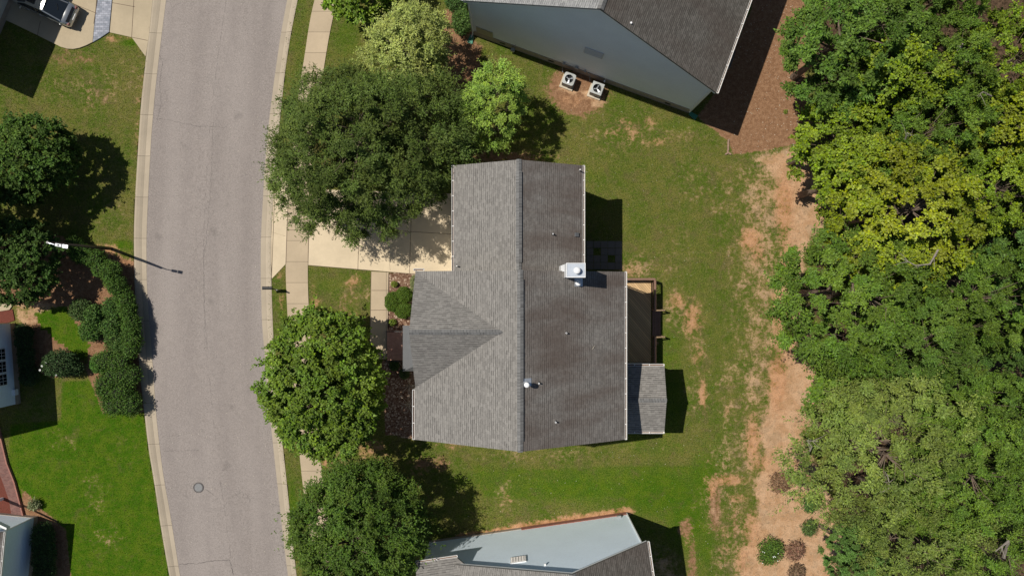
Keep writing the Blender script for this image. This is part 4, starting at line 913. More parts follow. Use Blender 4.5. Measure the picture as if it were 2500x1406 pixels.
forest = [
 (4, 2310, -15, .62, 1.05, 'green', "green tree clipped by the top edge left of the dark gap"),
 (2, 2450, 160, .80, 1.0, 'lime', "yellow-green tree in the upper right corner of the wood"),
 (1, 2290, 205, .72, 1.0, 'green', "star-leaved green tree left of the tall bare trunk"),
 (5, 2165, 215, 1.15, 1.25, 'lime', "lime green tree above the centre of the upper wood"),
 (1, 2215, 350, .85, .98, 'green', "wide green tree above the big yellow tree"),
 (5, 2395, 330, 1.1, 1.2, 'yellow', "small yellowish tree near the right edge above the yellow one"),
 (4, 2465, 360, .8, 1.0, 'green', "green tree at the right edge below the corner tree"),
 (2, 2400, 470, .72, .95, 'lime', "lime-leaved tree right of the biggest yellow tree"),
 (5, 2070, 440, 1.0, 1.1, 'lime', "lime green tree at the wood edge above the bulging green tree"),
 (1, 2350, 730, .82, .95, 'green', "rounded green tree right of the dark cleft below the yellow tree"),
 (1, 2235, 850, .80, .92, 'mid', "green tree just below the bulging rounded one"),
 (4, 2470, 640, .85, 1.0, 'blue', "bluish green tree at the right edge beside the dark gap"),
 (4, 2500, 880, .7, .75, 'dark', "dark shaded tree at the right edge halfway down"),
 (5, 2070, 955, 1.2, .72, 'green', "low fine-leaved green tree touching the sandy strip"),
 (1, 2340, 985, .75, .92, 'green', "green tree above the sparse olive tree to the right"),
 (4, 2450, 1040, .85, .95, 'mid', "dark green tree at the right edge in the lower wood"),
 (3, 2345, 1150, .85, 1.0, 'green', "green branchy tree right of the sparse one"),
 (3, 2245, 1330, .95, .95, 'olive', "pale olive tree at the bottom of the wood"),
 (4, 2090, 1350, .55, .70, 'blue', "small bluish green tree at the bottom by the seedlings"),
 (3, 2430, 1320, .90, 1.0, 'green', "loose green tree in the lower right corner"),
 (4, 2200, 1220, .6, .7, 'green', "low green tree between two olive crowns"),
 (4, 2580, 520, 1.0, 1.0, 'mid', "green tree mostly beyond the right edge beside the yellow crowns"),
 (1, 2590, 1180, .9, 1.0, 'green', "green tree mostly beyond the right edge in the lower wood"),
 (5, 2160, 640, .9, .85, 'lime', "lime sapling between the yellow and bulging trees"),
 (4, 2130, 30, .75, .86, 'mid', "green tree on the top edge next to the leaning one"),
 (5, 2440, 760, 1.1, .85, 'mid', "small green tree beside the dark gap at right"),
]
for i, (k, x, y, s1_, s2_, c, lab) in enumerate(forest):
    copy_tree(PS[k], lab, x, y, HS[k], s1_ * .89, s2_, (i * 2.4) % 6.28, FC[c], FG)

# bare trunks and dead branches that show through the crowns
def snag(label, pts, r, seed):
    rg = random.Random(seed); P_ = [G(*p) for p in pts]; r0 = thing("dead_branch", label, "branch", P_[0], "bare dead limbs among the crowns"); mb = MB(); n = len(P_)
    mb.tube(P_, [r * (1 - .75 * i / (n - 1)) for i in range(n)], 6)
    for i in range(1, n):
        for s in range(2):
            d = (P_[i] - P_[i - 1]).normalized(); q = P_[i] * .5 + P_[i - 1] * .5
            e = d + Vector((rg.uniform(-.9, .9), rg.uniform(-.9, .9), rg.uniform(-.2, .5))); l = rg.uniform(.3, .8)
            mb.tube([q, q + e * l * .5, q + e * l + Vector((rg.uniform(-.1, .1), rg.uniform(-.1, .1), 0))], [r * .35, r * .22, r * .08], 4)
    mb.build("limb", M['bark_pale'], r0)
snag("tall bare trunk standing up between the upper crowns", [(2336,170,7.0),(2340,150,9.5),(2345,120,12),(2350,108,13)], .13, 1)
snag("forked grey limb over the yellow crown", [(2290,610,12.0),(2270,645,12.4),(2235,648,12.6),(2200,630,12.6)], .06, 2)
snag("curved white limb at the left side of the sparse olive tree", [(1975,1105,9.0),(1982,1090,9.4),(1970,1075,9.6),(1998,1077,9.8)], .05, 3)
snag("hooked white limb in the lower middle of the wood", [(2150,1200,11.0),(2172,1190,11.4),(2168,1165,11.6),(2160,1150,11.8)], .06, 4)
#snag("long pale limb near the bottom right", [(2310,1350,12.0),(2300,1330,12.6),(2270,1330,13),(2240,1350,13)], .07, 5)
snag("thick pale broken limb in the lower right corner", [(2450,1360,11.0),(2462,1320,12.5),(2430,1345,12.9)], .10, 6)
#snag("slanting grey limb low in the right wood", [(2390,1300,12.0),(2440,1275,13.0),(2385,1245,13.3)], .08, 7)
snag("small white twiggy limb above the yellow tree", [(2210,340,11.5),(2215,325,12.0),(2225,330,12.2)], .05, 8)
snag("curled grey limb inside the leaning dark tree", [(2062,85,9.0),(2056,68,9.6),(2064,50,10.0)], .05, 9)
snag("thin grey limbs near the right edge under the corner tree", [(2420,235,11.5),(2400,225,12.0),(2385,235,12.2)], .05, 10)

# shrubs
def shrub(name, label, px, py, hc, blobs, leaf, wr, n, col, seed, cat="shrub", group=None, core=True, extra=None, fuzz=.06, opn=.0):
    """blobs: list of (dx,dy,dz,rx,ry,rz) in metres from the centre; leaves on and in the surface"""
    global RNG
    RNG = np.random.default_rng(seed); c = G(px, py, hc); root = thing(name, label, cat, (c.x, c.y, 0), group)
    B = np.array(blobs); wt = (B[:, 3] * B[:, 4]); wt = wt / wt.sum(); bi = RNG.choice(len(B), n, p=wt)
    d = rand_dirs(n); d[:, 2] = np.abs(d[:, 2]) * 1.15 - .15; d = unit(d); lump = 1 + .07 * np.sin(d[:, 0] * 9 + bi) * np.cos(d[:, 1] * 8 + bi * 2)
    rad = (1 - np.abs(RNG.normal(size=n)) * fuzz * 1.6 + RNG.random(n) * fuzz) * lump - opn * RNG.random(n) ** 2
    pos = B[bi, :3] + d * B[bi, 3:6] * rad[:, None]; pos[:, 2] = np.maximum(pos[:, 2], .03)
    if extra is not None: pos = np.concatenate([pos, extra])
    m = len(pos); dd = np.concatenate([d, rand_dirs(m - n)]) if m > n else d
    al = unit(rand_dirs(m) + dd * .4); nm = unit(dd * .7 + np.array([0, 0, .6]) + rand_dirs(m) * .7)
    L = leaf * RNG.uniform(.7, 1.3, m); me = leaf_mesh("foliage", pos, al, nm, L, L * wr, RNG.random(m), np.clip(.45 + .6 * (RNG.random(m) - .5), 0, 1))
    o = bpy.data.objects.new("foliage", me); COL.objects.link(o); o.parent = root; o.color = (*col, 1)
    if core:  # solid dark core filling each blob inside the leaves
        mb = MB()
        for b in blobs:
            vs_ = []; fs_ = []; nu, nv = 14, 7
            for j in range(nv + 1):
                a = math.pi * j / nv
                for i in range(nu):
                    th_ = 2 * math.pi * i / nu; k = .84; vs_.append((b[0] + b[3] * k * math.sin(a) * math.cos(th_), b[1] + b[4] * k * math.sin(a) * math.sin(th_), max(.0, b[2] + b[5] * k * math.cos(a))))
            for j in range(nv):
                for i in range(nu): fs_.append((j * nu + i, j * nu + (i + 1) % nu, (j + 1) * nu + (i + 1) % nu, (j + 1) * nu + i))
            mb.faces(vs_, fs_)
        t = mb.build("dark_core", M['core']); t.parent = root
    else:
        mb = MB(); rg = random.Random(seed)
        for b in blobs:
            for i in range(9):
                a = rg.uniform(0, 6.28); mb.tube([(b[0], b[1], 0), (b[0] + math.cos(a) * b[3] * .3, b[1] + math.sin(a) * b[4] * .3, b[2]), (b[0] + math.cos(a) * b[3] * .8, b[1] + math.sin(a) * b[4] * .8, b[2] + b[5] * rg.uniform(.1, .6))], [.02, .014, .006], 4, False)
        t = mb.build("stems", M['bark']); t.parent = root
    return root
# clipped boxwood trio by the front walk
BX = (.085, .150, .016)
shrub("boxwood", "clipped round boxwood nearest the walk, leftmost of the three that touch", 958, 737, .8, [(0, 0, .5, .58, .70, .58)], .065, .6, 5600, BX, 61, group="clipped boxwoods by the front walk")
shrub("boxwood", "clipped round boxwood at the top of the three that touch", 986, 721, .8, [(0, 0, .5, .60, .60, .60)], .065, .6, 5600, BX, 62, group="clipped boxwoods by the front walk")
shrub("boxwood", "clipped round boxwood at the bottom of the three that touch", 984, 757, .8, [(0, 0, .5, .64, .60, .56)], .065, .6, 5600, BX, 63, group="clipped boxwoods by the front walk")
shrub("small_shrub", "tiny yellow-green shrub in the mulch above the boxwoods", 962, 694, .3, [(0, 0, .18, .22, .20, .2)], .07, .6, 500, (.19, .24, .03), 64)
shrub("small_shrub", "tiny yellow-green shrub in the mulch below the boxwoods", 958, 787, .3, [(0, 0, .18, .24, .24, .22)], .07, .6, 600, (.17, .24, .03), 65)
shrub("variegated_shrub", "pale variegated shrub half under the eave beside the boxwoods", 1011, 692, .9, [(0, 0, .5, .32, .62, .6)], .07, .4, 2200, (.22, .25, .10), 66)
shrub("small_shrub", "round dark green shrub below the porch roof", 986, 914, .8, [(0, 0, .4, .38, .36, .42)], .06, .5, 1500, (.07, .11, .035), 67)
shrub("small_shrub", "shaded leafy shrub under the maple beside the porch steps", 962, 893, .5, [(0, 0, .3, .35, .35, .3)], .09, .5, 700, (.05, .10, .025), 68)
def fronds(px, py, label, seed):
    rg = random.Random(seed); c = G(px, py); r = thing("arching_grass", label, "plant", c); mb = MB()
    for i in range(16):
        a = rg.uniform(0, 6.28); l = rg.uniform(.4, .7); mb.tube([c, c + Vector((math.cos(a) * l * .4, math.sin(a) * l * .4, .5)), c + Vector((math.cos(a) * l, math.sin(a) * l, .35)), c + Vector((math.cos(a) * l * 1.25, math.sin(a) * l * 1.25, .15))], [.008, .009, .008, .003], 3, False)
    mb.build("blades", M['flake'], r)
fronds(1000, 940, "arching dry grass clump in the bed just below the porch", 5); fronds(1000, 985, "arching dry grass clump nearest the lower downspout", 6)
# hedge along the street, left
def along(pts, step, zc, rx, rz, jit=.12, seed=1):
    rg = random.Random(seed); out = []; P_ = [G(*p, zc) for p in pts]
    for a, b in zip(P_[:-1], P_[1:]):
        n = max(1, int((b - a).length / step))
        for i in range(n): q = a + (b - a) * (i / n); out.append((q.x + rg.uniform(-jit, jit), q.y + rg.uniform(-jit, jit), zc + rg.uniform(-.1, .1), rx * rg.uniform(.9, 1.15), rx * rg.uniform(.9, 1.15), rz * rg.uniform(.9, 1.1)))
    return out
def hedge(name, label, blobs, n, col, seed, leaf=.11, wr=.5, fuzz=.14, core=True, cat="hedge", group=None):
    cx = sum(b[0] for b in blobs) / len(blobs); cy = sum(b[1] for b in blobs) / len(blobs)
    bl2 = [(b[0] - cx, b[1] - cy, *b[2:]) for b in blobs]; f = 1 / S
    return shrub(name, label, CX + cx * S, CY - cy * S, 0, bl2, leaf, wr, n, col, seed, cat, group, core, fuzz=fuzz)
HGc = (.070, .140, .022)
hedge("hedge", "long curved clipped hedge following the kerb from the street lamp down", along([(175,606),(205,618),(240,636),(268,665),(292,705),(312,750),(325,800),(330,850),(332,880)], .45, .85, .60, .64, .2, 2), 34000, HGc, 71, .12, .5, .24)
hedge("hedge", "thick rounded end of the hedge beside the bright lower lawn", along([(255,885),(300,890),(318,920),(262,930),(258,960),(310,955),(316,985),(272,985),(295,972)], .42, .8, .70, .68, .2, 3), 28000, HGc, 72, .12, .5, .24)
for i, (x, y, r, lab, c) in enumerate([(190,757,.72,"dark shrub with a bare twig at the left tip of the shrub group",(.075,.125,.035)),(222,768,.65,"shrub just above the small lawn patch in the shrub group",(.075,.15,.03)),(272,752,.75,"round shrub beside the hedge, upper one",(.075,.155,.03)),(215,805,.78,"round shrub beside the lawn patch, lower left of the group",(.08,.165,.03)),
        (268,800,.72,"round shrub in the middle of the hedge group",(.075,.15,.03)),(282,838,.85,"wide shrub above the brown gap in the hedge",(.08,.15,.03)),(236,890,.55,"low bright shrub between the flowering bush and the hedge",(.07,.19,.025))]):
    shrub("rounded_shrub", lab, x, y, 1.0, [(0, 0, .55, r, r, .68), (r * .35, -r * .3, .6, r * .6, r * .6, .6)], .13, .5, 4200, c, 80 + i, group="shrubs behind the street hedge", fuzz=.22)
# flowering bush
fb = shrub("flowering_bush", "dark glossy bush with a few white flowers by the left house", 142, 888, 1.4, [(0, 0, .9, 1.15, .95, .95), (-.75, -.25, .7, .75, .65, .65), (.8, -.3, .7, .65, .5, .7)], .13, .5, 6500, (.045, .085, .028), 90, "bush", fuzz=.18)
for (x, y) in ((103, 893), (98, 903), (112, 886), (138, 915)):
    p = G(x, y, 1.52); mb = MB()
    for i in range(6):
        a = i * 1.047; mb.face([p, p + Vector((math.cos(a - .4) * .05, math.sin(a - .4) * .05, .03)), p + Vector((math.cos(a) * .09, math.sin(a) * .09, .04)), p + Vector((math.cos(a + .4) * .07, math.sin(a + .4) * .07, .03))])
    mb.build("flower", M['petal'], fb, recalc=False)
hedge("foundation_shrubs", "shaded clipped shrub row against the left house wall", along([(62,812),(66,860),(70,905),(72,940)], .5, .7, .55, .55, .05, 5), 9000, (.04, .075, .025), 91)
hedge("foundation_shrubs", "dark bushes in the shade against the lower left house", along([(105,1300),(108,1335),(112,1370),(112,1410)], .5, .7, .75, .65, .15, 6), 11000, (.045, .085, .025), 92, .1)
shrub("pale_shrub", "small pale-leaved shrub between the curved brick walk and lawn", 80, 1233, .5, [(0, 0, .28, .42, .40, .38)], .12, .5, 900, (.22, .25, .12), 93, core=False, opn=.5, fuzz=.3)
shrub("corner_shrub", "leafy shrub at the corner of the large pale grey house", 1128, 52, 1.0, [(0, 0, .7, .70, .85, .8)], .12, .55, 4200, (.075, .14, .03), 94, fuzz=.15)
shrub("corner_shrub", "shrub clipped by the top edge beside the large pale grey house", 1118, -5, 1.2, [(0, 0, .7, .9, .8, .8)], .12, .55, 4200, (.065, .13, .03), 95, fuzz=.15)
# seedlings on the sandy strip
for (x, y, r, c, n, lab, fl) in [(1910,1179,.80,(.27,.17,.09),3000,"round reddish sapling alone on the sandy strip",0),(1984,1234,.60,(.07,.14,.03),1500,"small green sapling close to the sparse olive tree",0),(1981,1291,.60,(.085,.14,.035),1500,"small green sapling second from the wood's lower edge",0),
        (1884,1349,.98,(.085,.16,.022),3200,"largest bright green sapling on the sandy strip with pale flowers",1),(1945,1348,.70,(.26,.15,.09),2200,"reddish brown sapling right of the bright green one",0),(1948,1402,.60,(.22,.15,.085),1800,"dark reddish sapling clipped by the bottom edge",0)]:
    s_ = shrub("sapling", lab, x, y, .9, [(0, 0, .55, r, r, .5), (r * .3, r * .3, .5, r * .7, r * .6, .5), (-r * .2, -r * .45, .5, r * .7, r * .6, .45)], .12, .55, n, c, int(x), "sapling", "saplings on the sandy strip", core=False, opn=.65, fuzz=.25)
    if fl:
        mb = MB()
        for i in range(9):
            p = G(x + random.uniform(-25, 25), y + random.uniform(-5, 30), 1.1); mb.box(p, (.05, .05, .02), random.random())
        mb.build("flower", M['petal'], s_)
for (x, y, r, lab) in ((1945,214,.22,"largest yellow-green tuft on the brown bed"),(1918,273,.14,"small tuft on the brown bed nearest the house shadow"),(1958,288,.16,"faint tuft beside the small yellow-edged tree")):
    shrub("weed_tuft", lab, x, y, .1, [(0, 0, .06, r, r, .14)], .1, .3, 260, (.17, .22, .03), int(x) + 1, "weed", core=False, opn=.5, fuzz=.3)

# ------------------------------------------------------------------ small things
def ac(px, py, label, rnd):
    c = G(px, py, 0.9); c.z = 0; rz = rotn; r = thing("air_conditioner", label, "air conditioner", c, "condenser units beside the pale grey house"); Z_ = Vector((0, 0, 1)); R = Matrix.Rotation(rz, 3, 'Z')
    def L(x, y, z): return c + R @ Vector((x, y, z))
    MB().box(L(-.02, -.04, .06), (1.02, 1.0, .12), rz).build("pad", M['padc'], r, bevel=.01)
    b = MB(); b.box(L(0, -.375, .50), (.78, .03, .74), rz).box(L(0, .375, .50), (.78, .03, .74), rz).box(L(-.375, 0, .50), (.03, .72, .74), rz).box(L(.375, 0, .50), (.03, .72, .74), rz).box(L(0, 0, .16), (.78, .78, .06), rz)
    bo = b.build("cabinet", M['grey'], r)
    g = MB()
    for s in range(-4, 5):
        for (x, y, sx, sy) in ((s * .08, -.395, .035, .02), (s * .08, .395, .035, .02), (-.395, s * .08, .02, .035), (.395, s * .08, .02, .035)): g.box(L(x, y, .48), (sx, sy, .56), rz)
    g.build("coil_slots", M['black'], bo)
    # lid: square with a round opening
    n = 32; o_ = []; i_ = []; hs = .43
    for k in range(n):
        a = 2 * math.pi * k / n; d = (math.cos(a), math.sin(a)); m = hs / max(abs(d[0]), abs(d[1]))
        if rnd: m = min(m, hs * 1.28)
        o_.append(L(d[0] * m, d[1] * m, .90)); i_.append(L(d[0] * .31, d[1] * .31, .92))
    vs_ = o_ + i_ + [p - Z_ * .06 for p in o_] + [p - Z_ * .2 for p in i_]; fs_ = []
    for k in range(n):
        q = (k + 1) % n; fs_ += [(k, q, n + q, n + k), (2 * n + k, 2 * n + q, q, k), (n + k, n + q, 3 * n + q, 3 * n + k)]
    MB().faces(vs_, fs_).build("lid", M['acbody'], r)
    MB().cyl(L(0, 0, .62), .36, .02, 32).build("well", M['black'], r)
    f = MB(); f.cyl(L(0, 0, .74), .07, .08, 12)
    for k in range(3):
        a = k * 2.094 + (.5 if rnd else 1.3)
        f.face([L(.05 * math.cos(a), .05 * math.sin(a), .79), L(.28 * math.cos(a - .1), .28 * math.sin(a - .1), .77), L(.29 * math.cos(a + .35), .29 * math.sin(a + .35), .81), L(.06 * math.cos(a + .6), .06 * math.sin(a + .6), .80)])
    f.build("fan", M['steel'], r)
    gr = MB()
    for k in (4, 6):
        rr = .31 * k / 8; pts = [L(rr * math.cos(t), rr * math.sin(t), .925 + .01) for t in np.linspace(0, 2 * math.pi, 25)]; gr.tube(pts, .0015, 3, False)
    for k in range(8): a = k * math.pi / 4; gr.tube([L(0, 0, .94), L(.31 * math.cos(a), .31 * math.sin(a), .92)], .002, 3, False)
    gr.build("fan_guard", M['black'], r)
ac(1389.5, 193, "rounded air conditioner unit, left of the pair beside the grey house", True)
ac(1458, 216, "square-topped air conditioner unit, right of the pair beside the grey house", False)
def splash(px, py, a, lab):
    c = G(px, py); r = math.radians(a); mb = MB(); R = Matrix.Rotation(r, 3, 'Z'); L = lambda x, y, z: c + R @ Vector((x, y, z))
    mb.faces([L(-.3, -.1, .10), L(-.3, .1, .10), L(.32, .17, .03), L(.32, -.17, .03), L(-.3, -.1, .0), L(-.3, .1, 0), L(.32, .17, 0), L(.32, -.17, 0)], [(0, 1, 2, 3), (0, 4, 5, 1), (1, 5, 6, 2), (2, 6, 7, 3), (3, 7, 4, 0)])
    mb.bar(L(-.3, -.11, .12), L(.32, -.18, .06), .03, .08); mb.bar(L(-.3, .11, .12), L(.32, .18, .06), .03, .08)
    tag(mb.build("splash_block", M['green']), lab, "splash block")
splash(1150, 97, -105, "green splash block below the left downspout of the grey house")
splash(1691, 283, -35, "green splash block at the right corner of the grey house")
# manhole
mb = MB(); c = G(484, 1190); c.z = ROADZ + .052; mb.cyl(c, .34, .012, 32); mo = thing("manhole_cover", "round iron manhole cover in the lower part of the street", "manhole cover", c)
mb.build("lid", M['iron'], mo)
mb = MB()
for i in range(-3, 4):
    w_ = math.sqrt(max(.01, .28 ** 2 - (i * .075) ** 2)); mb.box(c + Vector((0, i * .075, .014)), (2 * w_, .03, .008)); mb.box(c + Vector((i * .075, 0, .0135)), (.012, 2 * w_, .007))
mb.build("tread", M['grey'], mo)
ring = MB(); pts = [c + Vector((.37 * math.cos(t), .37 * math.sin(t), .006)) for t in np.linspace(0, 2 * math.pi, 33)]; ring.tube(pts, .018, 6, False); ring.build("frame", M['iron'], mo)
# street lamp
base = T(-979, -96); r = thing("street_lamp", "tall street lamp with white head by the left hedge", "street lamp", base)
topz = .137 * HC; tp = base + Vector((0, 0, topz))
MB().tube([base, base + Vector((0, 0, topz * .5)), tp], [.13, .105, .08], 12).build("pole", M['black'], r)
hd = G(150, 600, topz + .25); hd0 = G(134, 597, topz + .2)
MB().tube([tp - Vector((0, 0, .3)), tp + (hd0 - tp) * .4 + Vector((0, 0, .12)), hd0], [.04, .035, .03], 8).build("arm", M['steel'], r)
dv = (hd - hd0); dv.z = 0; dv.normalize(); sdv = Vector((-dv.y, dv.x, 0)); an = math.atan2(dv.y, dv.x); h1 = hd0 + dv * .24; h2 = hd0 + dv * .68
hh = MB(); hh.box(h1, (.42, .19, .10), an); lh = hh.build("lamp_head", M['white'], r, bevel=.03)
l2 = MB(); l2.box(h2, (.34, .22, .07), an); l2.build("heat_sink", M['steel'], lh, bevel=.01)
fn = MB()
for i in range(-2, 3): fn.box(h2 + sdv * i * .05 + Vector((0, 0, .05)), (.36, .018, .04), an)
fn.build("fin", M['white'], lh)
MB().cyl(h1 + Vector((0, 0, .05)), .045, .07, 12).build("photocell", M['black'], lh)
# black mailbox by the kerb
pb = G(703, 714.5); mbx = thing("mailbox", "black curved-top mailbox on a post at the kerb by the driveway", "mailbox", pb)
MB().box(G(680, 697.5, 1.05) * .0 + Vector((pb.x - .45, pb.y + .2, .55)), (.09, .09, 1.1)).build("post", M['black'], mbx)
q = Vector((pb.x - .45, pb.y + .2, 1.0)); bx = G(652, 703.2, 1.25)
MB().bar(q, Vector((bx.x + .2, bx.y, 1.1)), .07, .07).build("bracket", M['black'], mbx)
pr_ = [(-.115, 0), (.115, 0), (.115, .13), (.10, .19), (.06, .23), (0, .245), (-.06, .23), (-.10, .19), (-.115, .13)]
vs_ = [Vector((bx.x + dx, bx.y + y, 1.1 + z)) for dx in (-.32, .36) for y, z in pr_]; n = 9
o = MB().faces(vs_, [tuple(range(n))[::-1], tuple(range(n, 2 * n))] + [(i, (i + 1) % n, n + (i + 1) % n, n + i) for i in range(n)]).build("box", M['black'], mbx, smooth=False)
MB().box((bx.x - .335, bx.y, 1.2), (.02, .24, .22)).build("door", M['black'], o)
MB().box((bx.x + .1, bx.y + .125, 1.30), (.03, .012, .14)).build("flag", M['red'], o)
# white sign post
sp = T(-472, 79); r = thing("sign_post", "white wooden sign post with one long arm beside the maple and sidewalk", "sign post", sp)
MB().box(sp + Vector((0, 0, .85)), (.10, .10, 1.7)).build("post", M['white'], r, bevel=.01)
MB().box(sp + Vector((-.42, -.02, 1.55)), (1.05, .07, .09)).build("arm", M['white'], r, bevel=.01)
MB().box(sp + Vector((0, 0, 1.72)), (.17, .17, .05)).build("post_cap", M['white'], r, bevel=.01)
MB().box(sp + Vector((-.42, -.02, 1.30)), (.60, .03, .34)).build("sign_board", M['grey'], r)
# stick on the roof
z = zm(165); tw = MB().tube([G(1446, 852, z + .05), G(1449, 849, z + .06), G(1451, 845, z + .05)], .012, 4).build("twig", M['flake']); tag(tw, "small pale twig lying on the dark roof slope", "twig")

# ------------------------------------------------------------------ car
def car():
    fwd = Vector((-.912, .410, 0)).normalized(); rear = G(184, 44, .6); rear.z = .10; yaw = math.atan2(fwd.y, fwd.x)
    r = thing("parked_car", "silver car parked on the top left driveway, nose out of frame", "car", rear); R = Matrix.Rotation(yaw, 3, 'Z')
    def L(x, y, z): return rear + R @ Vector((x, y, z))
    # body sections: x from rear bumper, half width, deck height, shoulder height
    sec = [(0, .62, .60, .58), (.06, .74, .78, .66), (.28, .83, .97, .84), (.62, .87, 1.00, .90), (1.3, .89, 1.0, .90), (2.4, .90, .98, .88), (3.5, .89, .97, .86), (4.1, .87, .90, .80), (4.55, .80, .78, .68), (4.78, .62, .62, .55), (4.82, .50, .52, .48)]
    vs_ = []; n = 11
    for (x, w_, zt_, zs_) in sec:
        lo = .22 if .1 < x < 4.7 else .32
        half = [(0, lo), (w_ * .9, lo), (w_, lo + .15), (w_, zs_ * .8), (w_ * .965, zs_), (w_ * .80, zt_ - .015)]
        ring_ = half + [(0, zt_)] + [(-y, z) for y, z in half[:0:-1]]
        n = len(ring_); vs_ += [L(x, y, z) for y, z in ring_]
    fs_ = []
    for k in range(len(sec) - 1):
        for j in range(n): fs_.append((k * n + j, k * n + (j + 1) % n, (k + 1) * n + (j + 1) % n, (k + 1) * n + j))
    fs_ += [tuple(range(n))[::-1], tuple(range((len(sec) - 1) * n, len(sec) * n))]
    b = MB().faces(vs_, fs_).build("body", M['paint'], r, smooth=True)
    # greenhouse
    def ring(x, w_, z): return [L(x, -w_, z), L(x, w_, z)]
    rw0, rw1, ws1, ws0 = (.52, .70, 1.00), (1.72, .60, 1.42), (3.02, .60, 1.44), (4.02, .74, .97)
    A = [ring(*q) for q in (rw0, rw1, ws1, ws0)]
    MB().face([A[0][0], A[0][1], A[1][1], A[1][0]]).build("rear_window", M['glass'], r, recalc=False)
    MB().face([A[2][0], A[2][1], A[3][1], A[3][0]]).build("windscreen", M['glass'], r, recalc=False)
    for s in (0, 1):
        sg = 1 if s else -1; lowr = [L(.62, sg * .84, .96), L(3.9, sg * .84, .95)]
        MB().face([A[0][s], A[1][s], A[2][s], A[3][s], lowr[1], lowr[0]]).build("side_window", M['glass'], r, recalc=False)
        p_ = MB(); p_.tube([A[0][s], A[1][s], (A[1][s] + A[2][s]) / 2 + Vector((0, 0, .03)), A[2][s], A[3][s]], [.045, .05, .05, .05, .045], 6); p_.bar(L(2.35, sg * .85, .97), L(2.35, sg * .615, 1.43), .06, .03)
        p_.build("roof_rail", M['paint'], r)
        m_ = MB().box(L(3.55, sg * 1.0, 1.0), (.12, .22, .13), yaw).build("mirror", M['paint'], r, bevel=.03)
        t = MB().box(L(.10, sg * .66, .72), (.18, .22, .16), yaw).build("tail_lamp", M['lamp_red'], r, bevel=.03)
        MB().box(L(4.62, sg * .6, .62), (.22, .26, .12), yaw).build("headlight", M['whitem'], r, bevel=.03)
        h_ = MB(); h_.bar(L(2.0, sg * .905, .84), L(2.2, sg * .905, .84), .03, .03); h_.bar(L(3.0, sg * .905, .84), L(3.2, sg * .905, .84), .03, .03); h_.build("door_handle", M['steel'], r)
        for x in (.85, 3.9):
            c_ = L(x, sg * .80, .31); ax = (L(x, sg * .92, .31) - L(x, sg * .72, .31))
            w1 = MB().tube([c_ - ax * .5, c_ + ax * .5], .31, 20).build("wheel", M['tyre'], r); MB().tube([c_ + ax * .45, c_ + ax * .53], .2, 16).build("rim", M['steel'], w1)
    # roof skin with slight crown, dark glass panel at the front
    rv = []; NX, NY = 6, 6
    for i in range(NX + 1):
        for j in range(NY + 1):
            x = 1.70 + 1.34 * i / NX; y = -.61 + 1.22 * j / NY; rv.append(L(x, y, 1.435 + .06 * (1 - (y / .61) ** 2) + .02 * math.sin(math.pi * i / NX)))
    fs2 = [(i * (NY + 1) + j, i * (NY + 1) + j + 1, (i + 1) * (NY + 1) + j + 1, (i + 1) * (NY + 1) + j) for i in range(NX) for j in range(NY)]
    ro = MB().faces(rv, fs2).build("roof_panel", M['paint'], r, smooth=True, recalc=False)
    MB().prism([L(2.35, -.45, 1.515), L(2.95, -.45, 1.505), L(2.95, .45, 1.505), L(2.35, .45, 1.515)], .02).build("sunroof", M['glass'], ro)
    MB().tube([L(1.9, 0, 1.5), L(1.84, 0, 1.6)], [.025, .01], 6).build("antenna", M['black'], ro)
    MB().tube([L(1.1, -.3, 1.24), L(.95, -.1, 1.19), L(.9, .1, 1.17)], .012, 4).build("rear_wiper", M['black'], r)
    MB().box(L(-.01, 0, .62), (.03, .5, .13), yaw).build("number_plate", M['white'], r)
    MB().prism([L(.08, -.55, .80), L(.22, -.6, .93), L(.22, .6, .93), L(.08, .55, .80)], .03).build("bumper_step", M['black'], r)
car()

# ------------------------------------------------------------------ loose litter: fallen leaves and pebbles
RNG = np.random.default_rng(99)
def scatter(name, label, n, region, z, smin, smax, seed):
    rg = np.random.default_rng(seed); pts = region(rg, n); n = len(pts); co = []; fs_ = []
    for i, (x, y) in enumerate(pts):
        a = rg.uniform(0, 6.28); s = rg.uniform(smin, smax); p = G(x, y); zz = z(x, y) if callable(z) else z
        for k in range(4):
            t = a + k * math.pi / 2; q = s * (1 if k % 2 else .55); co.append((p.x + math.cos(t) * q, p.y + math.sin(t) * q, zz + .012 + .012 * (k % 2)))
        fs_.append((4 * i, 4 * i + 1, 4 * i + 2, 4 * i + 3))
    mb = MB(); mb.v = co; mb.f = fs_; o = mb.build(name, M['flake'], recalc=False); tag(o, label, "fallen leaves", None, 'stuff')
def reg_road(rg, n):
    y = rg.uniform(0, 1406, n); t = rg.uniform(.03, .97, n); li = np.interp(y, Li[:, 1], Li[:, 0]); ri = np.interp(y, Ri[:, 1], Ri[:, 0]); return np.stack([li + (ri - li) * t, y], 1)
scatter("fallen_leaves", "tiny pale flecks of fallen leaves scattered on the asphalt", 330, reg_road, ROADZ + .058, .012, .036, 1)
def reg_yard(rg, n):
    p = np.stack([rg.uniform(1000, 2000, n), rg.uniform(100, 1406, n)], 1); return p
scatter("fallen_leaves", "tiny pale flecks of fallen leaves scattered over the back lawns and sand", 900, reg_yard, .0, .012, .035, 2)
def reg_bed(rg, n): return np.stack([rg.uniform(1790, 2000, n), rg.uniform(0, 380, n)], 1)
scatter("fallen_leaves", "pale flecks lying on the brown pine straw bed", 260, reg_bed, .0, .02, .045, 3)

